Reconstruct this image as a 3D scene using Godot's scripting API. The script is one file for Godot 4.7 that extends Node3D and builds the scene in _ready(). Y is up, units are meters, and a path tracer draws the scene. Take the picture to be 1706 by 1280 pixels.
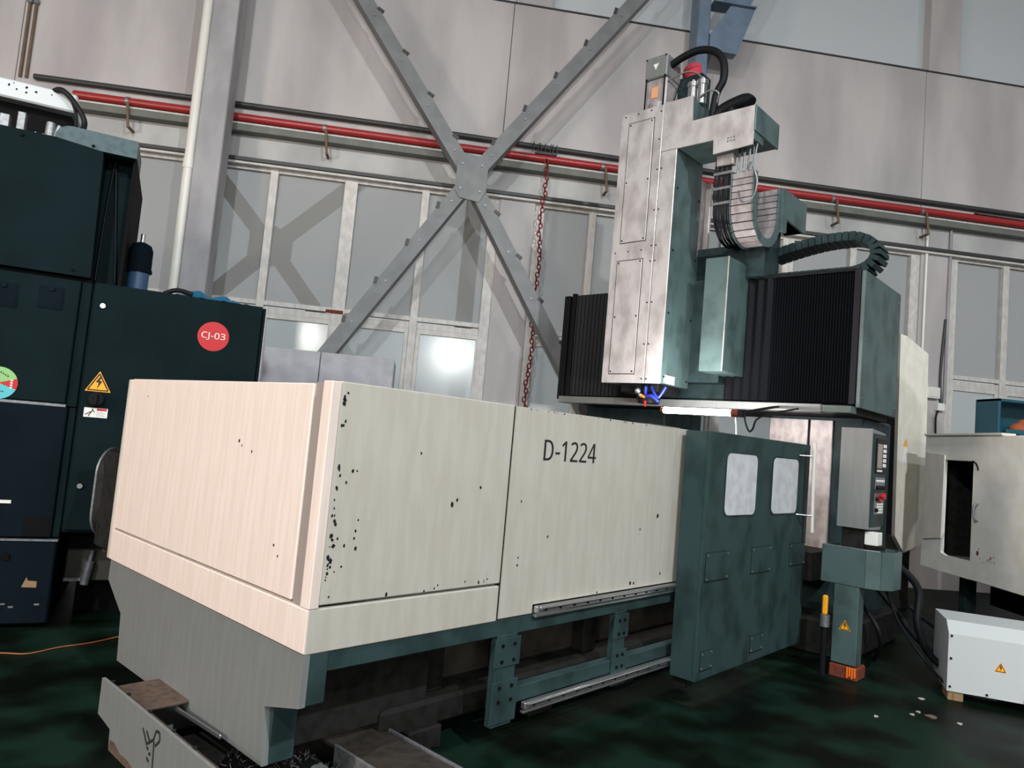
extends Node3D
# y up, metres. Three ground directions occur: the hall (turn 0), the gantry machine (turn 39.73 degrees)
# and the machines standing left and right of it (their own turns). Shapes are written in the axes of their group.

const GANTRY := 39.7346
const LEFT_MACHINE := 17.7
const RIGHT_MACHINE := 82.7
const FLOOR_BOX := -28.3

class MB:
	var v := PackedVector3Array()
	var n := PackedVector3Array()
	func tri(a: Vector3, b: Vector3, c: Vector3, na: Vector3, nb: Vector3, nc: Vector3) -> void:
		if (b - a).cross(c - a).dot(na + nb + nc) > 0.0:
			v.append_array([a, c, b]); n.append_array([na, nc, nb])
		else:
			v.append_array([a, b, c]); n.append_array([na, nb, nc])
	func quad(a: Vector3, b: Vector3, c: Vector3, d: Vector3, nn: Vector3) -> void:
		tri(a, b, c, nn, nn, nn); tri(a, c, d, nn, nn, nn)
	func ends(a: Vector3, b: Vector3, bev := 0.003) -> void:
		box(a.x, a.y, a.z, b.x, b.y, b.z, bev)
	# box with chamfered edges
	func box(xa: float, ya: float, za: float, xb: float, yb: float, zb: float, bev := 0.004) -> void:
		obox(Transform3D(Basis(), Vector3((xa + xb) / 2, (ya + yb) / 2, (za + zb) / 2)), Vector3(absf(xb - xa), absf(yb - ya), absf(zb - za)) / 2, bev)
	func obox(t: Transform3D, h: Vector3, bev := 0.004) -> void:
		bev = minf(bev, minf(h.x, minf(h.y, h.z)) * 0.6)
		for ax in 3:
			var u := (ax + 1) % 3
			var w := (ax + 2) % 3
			for s in [-1.0, 1.0]:
				var c := []
				for k in [[-1, -1], [1, -1], [1, 1], [-1, 1]]:
					var p := Vector3()
					p[ax] = s * h[ax]; p[u] = k[0] * (h[u] - bev); p[w] = k[1] * (h[w] - bev)
					c.append(t * p)
				var nn := Vector3(); nn[ax] = s
				quad(c[0], c[1], c[2], c[3], t.basis * nn)
				if bev > 0.0:
					for s2 in [-1.0, 1.0]:
						var e := []
						for k in [[0, -1], [0, 1], [1, 1], [1, -1]]:
							var p := Vector3()
							p[ax] = s * (h[ax] - (bev if k[0] == 1 else 0.0)); p[u] = s2 * (h[u] - (bev if k[0] == 0 else 0.0)); p[w] = k[1] * (h[w] - bev)
							e.append(t * p)
						var en := Vector3(); en[ax] = s; en[u] = s2
						quad(e[0], e[1], e[2], e[3], (t.basis * en).normalized())
		if bev > 0.0:
			for sx in [-1.0, 1.0]:
				for sy in [-1.0, 1.0]:
					for sz in [-1.0, 1.0]:
						var s := Vector3(sx, sy, sz)
						var nn := (t.basis * s).normalized()
						tri(t * (s * Vector3(h.x, h.y - bev, h.z - bev)), t * (s * Vector3(h.x - bev, h.y, h.z - bev)), t * (s * Vector3(h.x - bev, h.y - bev, h.z)), nn, nn, nn)
	# a beam of cross-section w x d from p to q; face tells which way its d side looks
	func beam(p: Vector3, q: Vector3, w: float, d: float, face := Vector3(0, 0, 1), bev := 0.004) -> void:
		var y := (q - p).normalized()
		var x := y.cross(face).normalized()
		var z := x.cross(y)
		obox(Transform3D(Basis(x, y, z), (p + q) / 2), Vector3(w / 2, p.distance_to(q) / 2, d / 2), bev)
	# polygon pushed along an axis: "x": points are (z, y); "y": (x, z); "z": (x, y)
	func prism(pts: Array, axis: String, lo: float, hi: float) -> void:
		var poly := PackedVector2Array(pts)
		if Geometry2D.is_polygon_clockwise(poly):
			poly.reverse()
		var at := func(p: Vector2, k: float) -> Vector3:
			return Vector3(k, p.y, p.x) if axis == "x" else Vector3(p.x, k, p.y) if axis == "y" else Vector3(p.x, p.y, k)
		var nn := Vector3(1, 0, 0) if axis == "x" else Vector3(0, 1, 0) if axis == "y" else Vector3(0, 0, 1)
		var ix := Geometry2D.triangulate_polygon(poly)
		for i in range(0, ix.size(), 3):
			tri(at.call(poly[ix[i]], lo), at.call(poly[ix[i + 1]], lo), at.call(poly[ix[i + 2]], lo), -nn, -nn, -nn)
			tri(at.call(poly[ix[i]], hi), at.call(poly[ix[i + 1]], hi), at.call(poly[ix[i + 2]], hi), nn, nn, nn)
		for i in poly.size():
			var a := poly[i]
			var b := poly[(i + 1) % poly.size()]
			var d2 := (b - a).normalized()
			var o2 := Vector2(d2.y, -d2.x)
			var on: Vector3 = at.call(o2, 0.0)
			quad(at.call(a, lo), at.call(b, lo), at.call(b, hi), at.call(a, hi), on)
	func cyl(p: Vector3, q: Vector3, r0: float, r1 := -1.0, sides := 16) -> void:
		if r1 < 0.0: r1 = r0
		var y := (q - p).normalized()
		var x := y.cross(Vector3(0.31, 0.2, 0.93) if absf(y.z) < 0.8 else Vector3(1, 0.1, 0)).normalized()
		var z := x.cross(y)
		for i in sides:
			var a := TAU * i / sides
			var b := TAU * (i + 1) / sides
			var da := x * cos(a) + z * sin(a)
			var db := x * cos(b) + z * sin(b)
			tri(p + da * r0, p + db * r0, q + db * r1, da, db, db)
			tri(p + da * r0, q + db * r1, q + da * r1, da, db, da)
			tri(p, p + da * r0, p + db * r0, -y, -y, -y)
			tri(q, q + da * r1, q + db * r1, y, y, y)
	func tube(pts: Array, r: float, sides := 8, smooth := 6) -> void:
		var c := Curve3D.new()
		for i in pts.size():
			var a: Vector3 = pts[maxi(i - 1, 0)]
			var b: Vector3 = pts[mini(i + 1, pts.size() - 1)]
			var t := (b - a) / 6.0
			c.add_point(pts[i], -t, t)
		var path := []
		for i in pts.size() - 1:
			for k in smooth:
				path.append(c.sample(i, float(k) / smooth))
		path.append(pts[pts.size() - 1])
		var x := Vector3()
		var rings := []
		for i in path.size():
			var y: Vector3 = (path[mini(i + 1, path.size() - 1)] - path[maxi(i - 1, 0)]).normalized()
			if i == 0:
				x = y.cross(Vector3(0.31, 0.2, 0.93) if absf(y.z) < 0.8 else Vector3(1, 0.1, 0)).normalized()
			x = (x - y * x.dot(y)).normalized()
			var z := x.cross(y)
			var ring := []
			for k in sides:
				var a := TAU * k / sides
				ring.append(x * cos(a) + z * sin(a))
			rings.append(ring)
		for i in path.size() - 1:
			for k in sides:
				var k2 := (k + 1) % sides
				var a: Vector3 = rings[i][k]
				var b: Vector3 = rings[i][k2]
				var d: Vector3 = rings[i + 1][k]
				var e: Vector3 = rings[i + 1][k2]
				tri(path[i] + a * r, path[i] + b * r, path[i + 1] + e * r, a, b, e)
				tri(path[i] + a * r, path[i + 1] + e * r, path[i + 1] + d * r, a, e, d)
		for e in [0, path.size() - 1]:
			var y: Vector3 = (path[0] - path[1]).normalized() if e == 0 else (path[e] - path[e - 1]).normalized()
			for k in sides:
				tri(path[e], path[e] + rings[e][k] * r, path[e] + rings[e][(k + 1) % sides] * r, y, y, y)
	func ball(c: Vector3, r: Vector3, rows := 8, cols := 12) -> void:
		for i in rows:
			for k in cols:
				var q := []
				for d in [[0, 0], [1, 0], [1, 1], [0, 1]]:
					var a: float = PI * (i + d[0]) / rows
					var b: float = TAU * (k + d[1]) / cols
					q.append(Vector3(sin(a) * cos(b), cos(a), sin(a) * sin(b)))
				tri(c + q[0] * r, c + q[1] * r, c + q[2] * r, q[0], q[1], q[2])
				tri(c + q[0] * r, c + q[2] * r, c + q[3] * r, q[0], q[2], q[3])
	func lathe(at: Vector3, profile: Array, sides := 24) -> void:   # profile of (radius, height)
		for i in profile.size() - 1:
			var p: Vector2 = profile[i]
			var q: Vector2 = profile[i + 1]
			var t := (q - p).normalized()
			for k in sides:
				var a := TAU * k / sides
				var b := TAU * (k + 1) / sides
				var da := Vector3(cos(a), 0, sin(a))
				var db := Vector3(cos(b), 0, sin(b))
				var up := Vector3(0, -t.x, 0)
				tri(at + da * p.x + Vector3.UP * p.y, at + db * p.x + Vector3.UP * p.y, at + db * q.x + Vector3.UP * q.y, da * t.y + up, db * t.y + up, db * t.y + up)
				tri(at + da * p.x + Vector3.UP * p.y, at + db * q.x + Vector3.UP * q.y, at + da * q.x + Vector3.UP * q.y, da * t.y + up, db * t.y + up, da * t.y + up)
	func mesh(o: Vector3) -> ArrayMesh:
		var a := []
		a.resize(Mesh.ARRAY_MAX)
		var w := v.duplicate()
		for i in w.size():
			w[i] -= o
		a[Mesh.ARRAY_VERTEX] = w
		a[Mesh.ARRAY_NORMAL] = n
		var m := ArrayMesh.new()
		m.add_surface_from_arrays(Mesh.PRIMITIVE_TRIANGLES, a)
		return m

var O := Vector3()          # base of the thing being built, in the axes of its group
var cur: Node3D             # the thing being built
var taken := {}
var M := {}                 # materials
var rng := RandomNumberGenerator.new()

func numbered(called: String) -> String:
	taken[called] = taken.get(called, -1) + 1
	return called if taken[called] == 0 else "%s_%03d" % [called, taken[called]]

func thing(called: String, label: String, category: String, turn: float, base: Vector3, group := "") -> Node3D:
	var o := Node3D.new()
	o.name = numbered(called)
	add_child(o)
	o.rotation_degrees.y = turn
	o.position = Basis(Vector3.UP, deg_to_rad(turn)) * base
	o.set_meta("label", label)
	o.set_meta("category", category)
	if group: o.set_meta("group", group)
	O = base
	cur = o
	return o

func setting(called: String, base := Vector3()) -> Node3D:
	var o := Node3D.new()
	o.name = called
	add_child(o)
	o.position = base
	o.set_meta("kind", "structure")
	O = base
	cur = o
	return o

func part(called: String, m: MB, mat: Material, parent: Node3D = null, label := "") -> MeshInstance3D:
	var o := MeshInstance3D.new()
	o.name = called
	o.mesh = m.mesh(O)
	o.material_override = mat
	(parent if parent else cur).add_child(o, true)
	if label: o.set_meta("label", label)
	return o

func stuff(o: Node3D) -> Node3D:
	o.set_meta("kind", "stuff")
	return o

# a box as one part
func bx(called: String, a: Array, mat: Material, parent: Node3D = null, bev := 0.004) -> MeshInstance3D:
	var m := MB.new()
	m.box(a[0], a[1], a[2], a[3], a[4], a[5], bev)
	return part(called, m, mat, parent)

func letters(text: String, at: Vector3, height: float, width: float, mat: Material, parent: Node3D = null, turn := 0.0, bold := false) -> void:
	var tm := TextMesh.new()
	var f := SystemFont.new()
	f.font_names = PackedStringArray(["Droid Sans"])
	if bold: f.font_weight = 700
	tm.font = f
	tm.text = text
	tm.font_size = 64
	tm.depth = 0.002
	tm.pixel_size = 0.01
	tm.horizontal_alignment = HORIZONTAL_ALIGNMENT_CENTER
	tm.vertical_alignment = VERTICAL_ALIGNMENT_CENTER
	var bb := tm.get_aabb()
	var o := MeshInstance3D.new()
	o.name = "lettering"
	o.mesh = tm
	o.material_override = mat
	var s := Vector3(width / maxf(bb.size.x, 0.01), height / maxf(bb.size.y, 0.01), 1)
	o.transform = Transform3D(Basis(Vector3.UP, deg_to_rad(turn)).scaled_local(s), at - O - Basis(Vector3.UP, deg_to_rad(turn)) * (bb.get_center() * s))
	(parent if parent else cur).add_child(o, true)

func noise_tex(frequency: float, low: Color, high: Color, octaves := 5, seed_ := 1, at := [0.25, 0.75], cells := false) -> NoiseTexture2D:
	var fn := FastNoiseLite.new()
	fn.seed = seed_
	fn.noise_type = FastNoiseLite.TYPE_CELLULAR if cells else FastNoiseLite.TYPE_SIMPLEX_SMOOTH
	fn.frequency = frequency
	fn.fractal_octaves = octaves
	var g := Gradient.new()
	g.offsets = PackedFloat32Array(at)
	g.colors = PackedColorArray([low, high])
	var t := NoiseTexture2D.new()
	t.width = 512
	t.height = 512
	t.seamless = true
	t.noise = fn
	t.color_ramp = g
	return t

var T := {}

func mat(called: String, c: Color, rough: float, metal := 0.0, tex := "", scale := Vector3.ONE, bump := 0.0) -> StandardMaterial3D:
	var m := StandardMaterial3D.new()
	m.resource_name = called
	m.albedo_color = c
	m.roughness = rough
	m.metallic = metal
	if tex:
		m.albedo_texture = T[tex]
		m.uv1_triplanar = true
		m.uv1_scale = scale
	if bump > 0.0:
		m.heightmap_enabled = true
		m.heightmap_texture = T["fine"]
		m.heightmap_scale = bump
	M[called] = m
	return m

func glow(called: String, c: Color, energy: float) -> void:
	var m := mat(called, Color(0.9, 0.9, 0.9), 0.4)
	m.emission_enabled = true
	m.emission = c
	m.emission_energy_multiplier = energy

func omni(at: Vector3, c: Color, energy: float, size: float, parent: Node3D) -> void:
	var l := OmniLight3D.new()
	l.name = "bulb_light"
	l.light_color = c
	l.light_energy = energy
	l.light_size = size
	l.omni_range = 60.0
	l.omni_attenuation = 2.0
	l.shadow_enabled = true
	parent.add_child(l, true)
	l.position = at - O

func area(at: Vector3, towards: Vector3, size: Vector2, c: Color, energy: float, parent: Node3D) -> void:
	var l := AreaLight3D.new()
	l.name = "panel_light"
	l.light_color = c
	l.light_energy = energy
	l.area_size = size
	l.area_range = 60.0
	l.area_attenuation = 2.0
	l.shadow_enabled = true
	parent.add_child(l, true)
	l.transform = Transform3D(Basis.looking_at(towards, Vector3.UP if absf(towards.normalized().y) < 0.95 else Vector3.RIGHT), at - O)

func _ready() -> void:
	rng.seed = 7
	var cam := Camera3D.new()
	cam.name = "camera"
	add_child(cam)
	cam.position = Vector3(0, 1.6, 0)
	cam.rotation_degrees = Vector3(4.3322, -7.2794, 5.0614)
	cam.fov = 55.877
	cam.near = 0.05
	cam.far = 200.0
	cam.current = true
	var we := WorldEnvironment.new()
	we.name = "environment"
	var env := Environment.new()
	env.background_mode = Environment.BG_SKY
	var sky := Sky.new()
	var psm := ProceduralSkyMaterial.new()
	psm.sky_top_color = Color(0.70, 0.73, 0.76)
	psm.sky_horizon_color = Color(0.74, 0.76, 0.77)
	psm.ground_horizon_color = Color(0.74, 0.76, 0.77)
	psm.ground_bottom_color = Color(0.4, 0.4, 0.4)
	sky.sky_material = psm
	env.sky = sky
	env.background_energy_multiplier = 1.0
	env.tonemap_mode = Environment.TONE_MAPPER_LINEAR
	env.tonemap_exposure = 1.0
	env.sdfgi_enabled = true
	env.ssao_enabled = true
	env.ssil_enabled = true
	we.environment = env
	add_child(we)
	materials()
	hall_lamps()
	hall()
	windows()
	steel_frame()
	pipes()
	table_enclosure()
	sliding_door()
	gantry()
	spindle_head()
	energy_chains()
	pendant()
	left_machine()
	right_machine()
	floor_things()

func materials() -> void:
	T["mottle"] = noise_tex(0.006, Color(0.92, 0.92, 0.92), Color(1, 1, 1), 5, 3)
	T["grime"] = noise_tex(0.012, Color(0.80, 0.80, 0.79), Color(1, 1, 1), 6, 11, [0.15, 0.6])
	T["fine"] = noise_tex(0.05, Color(0.85, 0.85, 0.85), Color(1, 1, 1), 4, 5)
	T["streak"] = noise_tex(0.012, Color(0.965, 0.96, 0.95), Color(1, 1, 1), 5, 23)
	T["concrete"] = noise_tex(0.006, Color(0.90, 0.895, 0.90), Color(1, 1, 1), 6, 31, [0.15, 0.8])
	T["floor"] = noise_tex(0.007, Color(0.50, 0.42, 0.38), Color(1, 1, 1), 6, 41, [0.25, 0.7])
	T["steel"] = noise_tex(0.01, Color(0.85, 0.84, 0.835), Color(1, 1, 1), 6, 17, [0.15, 0.65])
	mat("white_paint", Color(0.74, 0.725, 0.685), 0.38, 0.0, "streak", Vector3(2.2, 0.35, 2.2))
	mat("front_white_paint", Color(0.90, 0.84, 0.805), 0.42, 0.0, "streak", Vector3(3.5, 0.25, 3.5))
	mat("grey_paint", Color(0.46, 0.475, 0.475), 0.42, 0.0, "streak", Vector3(3, 0.3, 3))
	mat("green_paint", Color(0.295, 0.37, 0.37), 0.38, 0.0, "grime", Vector3(0.5, 0.4, 0.5))
	mat("door_green_paint", Color(0.20, 0.27, 0.275), 0.42, 0.0, "grime", Vector3(0.6, 0.4, 0.6))
	mat("dark_green_paint", Color(0.17, 0.225, 0.235), 0.4, 0.0, "grime", Vector3(0.7, 0.5, 0.7))
	mat("teal_paint", Color(0.082, 0.128, 0.14), 0.45, 0.0, "mottle", Vector3(0.6, 0.6, 0.6))
	mat("navy_paint", Color(0.07, 0.105, 0.13), 0.45, 0.0, "mottle", Vector3(0.6, 0.6, 0.6))
	mat("worn_teal", Color(0.20, 0.30, 0.32), 0.5, 0.0, "grime", Vector3(2, 2, 2))
	mat("black_gap", Color(0.06, 0.06, 0.065), 0.8)
	mat("black_rubber", Color(0.06, 0.068, 0.085), 0.55)
	mat("black_plastic", Color(0.10, 0.10, 0.11), 0.4)
	mat("dark_iron", Color(0.15, 0.15, 0.145), 0.6, 0.0, "grime", Vector3(1.5, 1.5, 1.5))
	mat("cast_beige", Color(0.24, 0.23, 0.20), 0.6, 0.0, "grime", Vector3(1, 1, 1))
	mat("steel_cover", Color(0.78, 0.76, 0.755), 0.36, 0.25, "steel", Vector3(0.9, 0.5, 0.9))
	mat("stained_steel", Color(0.66, 0.63, 0.63), 0.4, 0.2, "steel", Vector3(2, 1.2, 2))
	mat("bright_steel", Color(0.80, 0.80, 0.80), 0.25, 0.9)
	mat("dull_steel", Color(0.55, 0.56, 0.57), 0.45, 0.6, "fine", Vector3(1, 1, 1))
	mat("concrete", Color(0.735, 0.715, 0.712), 0.9, 0.0, "concrete", Vector3(0.35, 0.10, 0.35))
	mat("pale_strip", Color(0.72, 0.72, 0.71), 0.85, 0.0, "concrete", Vector3(0.4, 0.3, 0.4))
	mat("ceiling_white", Color(0.7, 0.7, 0.7), 0.9)
	mat("floor_green", Color(0.07, 0.145, 0.115), 0.48, 0.0, "floor", Vector3(0.35, 0.35, 0.35))
	M.floor_green.uv1_world_triplanar = true
	mat("frame_white", Color(0.80, 0.785, 0.765), 0.55, 0.0, "mottle", Vector3(3, 1.5, 3))
	mat("column_grey", Color(0.63, 0.625, 0.635), 0.6, 0.0, "concrete", Vector3(0.8, 0.4, 0.8))
	mat("brace_grey", Color(0.45, 0.46, 0.465), 0.5, 0.0, "mottle", Vector3(1, 1, 1))
	mat("steel_blue", Color(0.40, 0.47, 0.55), 0.5, 0.0, "mottle", Vector3(1, 1, 1))
	mat("brown_steel", Color(0.43, 0.345, 0.26), 0.7, 0.0, "mottle", Vector3(1, 1, 1))
	mat("pipe_red", Color(0.60, 0.17, 0.17), 0.35)
	mat("pipe_white", Color(0.86, 0.85, 0.82), 0.35)
	mat("pipe_dark", Color(0.20, 0.20, 0.20), 0.5)
	mat("ledge_olive", Color(0.42, 0.43, 0.40), 0.6, 0.0, "concrete", Vector3(1, 1, 1))
	mat("rust", Color(0.45, 0.20, 0.12), 0.85, 0.0, "grime", Vector3(3, 3, 3))
	mat("orange", Color(0.95, 0.45, 0.12), 0.5)
	mat("sign_yellow", Color(0.96, 0.66, 0.12), 0.5)
	mat("sign_black", Color(0.04, 0.04, 0.04), 0.6)
	mat("sign_white", Color(0.88, 0.88, 0.86), 0.5)
	mat("sign_red", Color(0.72, 0.07, 0.10), 0.45)
	mat("sign_green", Color(0.52, 0.72, 0.45), 0.5)
	mat("sign_blue", Color(0.32, 0.70, 0.74), 0.5)
	mat("ink", Color(0.09, 0.10, 0.10), 0.7)
	mat("blue_tarp", Color(0.02, 0.35, 0.48), 0.45)
	mat("tank_blue", Color(0.20, 0.33, 0.46), 0.4)
	mat("hose_blue", Color(0.10, 0.16, 0.55), 0.4)
	mat("wood", Color(0.55, 0.45, 0.32), 0.8, 0.0, "grime", Vector3(4, 1, 4))
	mat("brown_plate", Color(0.45, 0.38, 0.33), 0.55, 0.0, "grime", Vector3(2, 2, 2))
	mat("cream_paint", Color(0.86, 0.845, 0.80), 0.45, 0.0, "streak", Vector3(1.5, 0.5, 1.5))
	mat("cream_dirty", Color(0.93, 0.925, 0.90), 0.5, 0.0, "streak", Vector3(0.6, 0.6, 0.6))
	mat("tray_teal", Color(0.10, 0.30, 0.36), 0.4)
	mat("lavender_grey", Color(0.67, 0.665, 0.69), 0.5, 0.0, "mottle", Vector3(1, 1, 1))
	mat("window_plastic", Color(0.80, 0.81, 0.83), 0.3, 0.0, "mottle", Vector3(2, 2, 2))
	mat("screen_glass", Color(0.55, 0.50, 0.46), 0.15)
	mat("paper", Color(0.72, 0.70, 0.64), 0.9)
	var up := mat("pane_upper", Color(0.62, 0.62, 0.61, 0.55), 0.5)
	up.metallic_specular = 0.25
	up.transparency = BaseMaterial3D.TRANSPARENCY_ALPHA
	var lo := mat("pane_lower", Color(0.72, 0.75, 0.755, 0.60), 0.15)
	lo.transparency = BaseMaterial3D.TRANSPARENCY_ALPHA
	var cl := mat("pane_clerestory", Color(0.80, 0.82, 0.83, 0.62), 0.24)
	cl.transparency = BaseMaterial3D.TRANSPARENCY_ALPHA
	for k in ["teal_paint", "navy_paint", "floor_green", "door_green_paint", "dark_green_paint", "dark_iron", "black_plastic", "black_gap"]:
		M[k].metallic_specular = 0.2
	M.black_rubber.metallic_specular = 0.32
	M.teal_paint.metallic_specular = 0.08
	M.navy_paint.metallic_specular = 0.08
	M.teal_paint.roughness = 0.6
	M.navy_paint.roughness = 0.6
	mat("groove_shade", Color(0.56, 0.52, 0.50), 0.7)
	mat("dark_red", Color(0.45, 0.08, 0.10), 0.5)
	mat("plate_peach", Color(0.86, 0.62, 0.44), 0.5)
	mat("rag_orange", Color(0.62, 0.33, 0.20), 0.85)
	mat("rusty_plate", Color(0.36, 0.29, 0.25), 0.6, 0.0, "grime", Vector3(3, 3, 3))
	mat("oily_plate", Color(0.22, 0.20, 0.18), 0.5, 0.0, "grime", Vector3(2, 2, 2))
	mat("swarf_steel", Color(0.42, 0.43, 0.44), 0.4, 0.7)
	mat("rag_pink", Color(0.78, 0.24, 0.30), 0.8)
	mat("cable_orange", Color(0.60, 0.36, 0.20), 0.6)
	mat("box_white", Color(0.74, 0.76, 0.765), 0.45)
	glow("tube_glow", Color(1.0, 0.98, 0.97), 30.0)
	glow("lamp_glow", Color(1.0, 0.99, 0.96), 14.0)

# ------------------------------------------------------------------ lamps of the hall (all out of the photograph)
func flood(at: Vector3, towards: Vector3, size: Vector2, c: Color, energy: float, label: String) -> void:
	var o := thing("flood_lamp", label, "lamp", 0.0, at, "flood lamps of the hall")
	var d := towards.normalized()
	var b := Basis.looking_at(d, Vector3.UP)
	var m := MB.new()
	m.obox(Transform3D(b, at - d * 0.09), Vector3(size.x / 2 + 0.06, size.y / 2 + 0.06, 0.07), 0.02)
	m.beam(at - d * 0.16, Vector3(at.x, at.y, at.z) - d * 0.55, 0.08, 0.08, Vector3(0, 1, 0.2))
	part("housing", m, M.dull_steel)
	m = MB.new()
	m.obox(Transform3D(b, at - d * 0.015), Vector3(size.x / 2, size.y / 2, 0.01), 0.003)
	part("lamp_face", m, M.lamp_glow)
	area(at + d * 0.02, d, size, c, energy, o)

func high_bay(at: Vector3, energy: float, label: String) -> void:
	var o := thing("high_bay_lamp", label, "lamp", 0.0, at, "high bay lamps of the hall")
	var m := MB.new()
	m.lathe(at, [Vector2(0.30, 0.0), Vector2(0.26, 0.14), Vector2(0.12, 0.26), Vector2(0.10, 0.42), Vector2(0.0, 0.42)])
	m.lathe(at, [Vector2(0.0, 0.40), Vector2(0.09, 0.24), Vector2(0.25, 0.13), Vector2(0.29, 0.0)])
	part("reflector", m, M.dull_steel)
	m = MB.new()
	m.cyl(at + Vector3(0, 0.42, 0), Vector3(at.x, 10.98, at.z), 0.012, -1, 8)
	part("suspension_rod", m, M.dull_steel)
	m = MB.new()
	m.ball(at, Vector3(0.12, 0.16, 0.12))
	part("bulb", m, M.lamp_glow)
	omni(at, Color(0.97, 0.99, 1.0), energy, 0.1, o)

func hall_lamps() -> void:
	flood(Vector3(-5.59, 5.35, 13.0), Vector3(0.22, -0.12, -1), Vector2(1.3, 1.0), Color(1.0, 0.98, 0.95), 44.0, "flood lamp on the wall behind the viewpoint, left one")
	flood(Vector3(1.37, 5.15, 13.0), Vector3(0.05, -0.12, -1), Vector2(1.3, 1.0), Color(0.98, 1.0, 1.0), 34.0, "flood lamp on the wall behind the viewpoint, right one")
	flood(Vector3(-8.5, 3.6, 0.5), Vector3(0.86, -0.28, -0.52), Vector2(1.6, 1.6), Color(1.0, 0.89, 0.81), 34.0, "warm flood lamp on the side wall, left of the viewpoint")
	high_bay(Vector3(3.45, 7.6, 3.0), 62.0, "high bay lamp hung behind the viewpoint, on its right")
	high_bay(Vector3(-4.0, 7.8, 3.0), 54.0, "high bay lamp hung behind the viewpoint, on its left")
	high_bay(Vector3(10.0, 7.8, 1.0), 20.0, "high bay lamp hung far to the right of the viewpoint")

# ------------------------------------------------------------------ the hall
func hall() -> void:
	setting("floor")
	bx("floor_slab", [-14, -0.3, -9.9, 18, 0, 14], M.floor_green, null, 0.0)
	setting("ceiling", Vector3(2, 11, 2))
	bx("ceiling_slab", [-14, 11, -10, 18, 11.3, 14], M.ceiling_white, null, 0.0)
	setting("wall_left", Vector3(-13.5, 0, 0))
	bx("wall_panel", [-13.8, 0, -10, -13.5, 11, 14], M.concrete, null, 0.0)
	setting("wall_right", Vector3(17.5, 0, 0))
	bx("wall_panel", [17.5, 0, -10, 17.8, 11, 14], M.concrete, null, 0.0)
	setting("wall_front", Vector3(0, 0, 13.6))
	bx("wall_panel", [-13.8, 0, 13.6, 17.8, 11, 13.9], M.concrete, null, 0.0)
	setting("wall_back", Vector3(0, 0, -9.6))
	bx("sill_wall", [-13.5, 0, -9.86, 17.5, 0.95, -9.6], M.concrete, null, 0.0)
	# the concrete band above the windows, in cast sections whose joints show
	var joints := [-13.5, -11.6, -5.4, 0.80, 7.05, 13.4, 17.5]
	for i in joints.size() - 1:
		bx("concrete_section", [joints[i] + 0.004, 5.30, -9.90, joints[i + 1] - 0.004, 7.61, -9.6], M.concrete, null, 0.006)
	bx("lintel", [-13.5, 4.87, -9.88, 17.5, 5.31, -9.62], M.pale_strip, null, 0.0)
	for x in [-11.9, -5.6, 0.85, 7.10, 13.4]:
		bx("pilaster", [x, 0.9, -9.88, x + 0.485, 4.9, -9.61], M.concrete, null, 0.005)
		bx("upper_pilaster", [x - 0.02, 7.60, -9.90, x + 0.48, 10.99, -9.60], M.concrete, null, 0.005)
	bx("header", [-13.5, 10.3, -9.90, 17.5, 11.0, -9.62], M.concrete, null, 0.0)
	# ledge under the pipe and thin capping over the windows
	setting("trim_1", Vector3(0, 5.2, -9.6))
	bx("ledge", [-13.4, 5.24, -9.62, 17.4, 5.33, -9.47], M.ledge_olive)
	bx("ledge_strip", [-13.4, 5.335, -9.60, 17.4, 5.36, -9.49], M.frame_white)
	setting("trim_2", Vector3(0, 4.9, -9.6))
	bx("capping", [-13.4, 4.875, -9.64, 17.4, 4.925, -9.53], M.pipe_dark)
	bx("capping_edge", [-13.4, 4.84, -9.64, 17.4, 4.872, -9.55], M.frame_white)
	setting("trim_3", Vector3(0, 7.6, -9.6))
	bx("coping", [-13.4, 7.605, -9.66, 17.4, 7.63, -9.585], M.pipe_dark)

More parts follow.
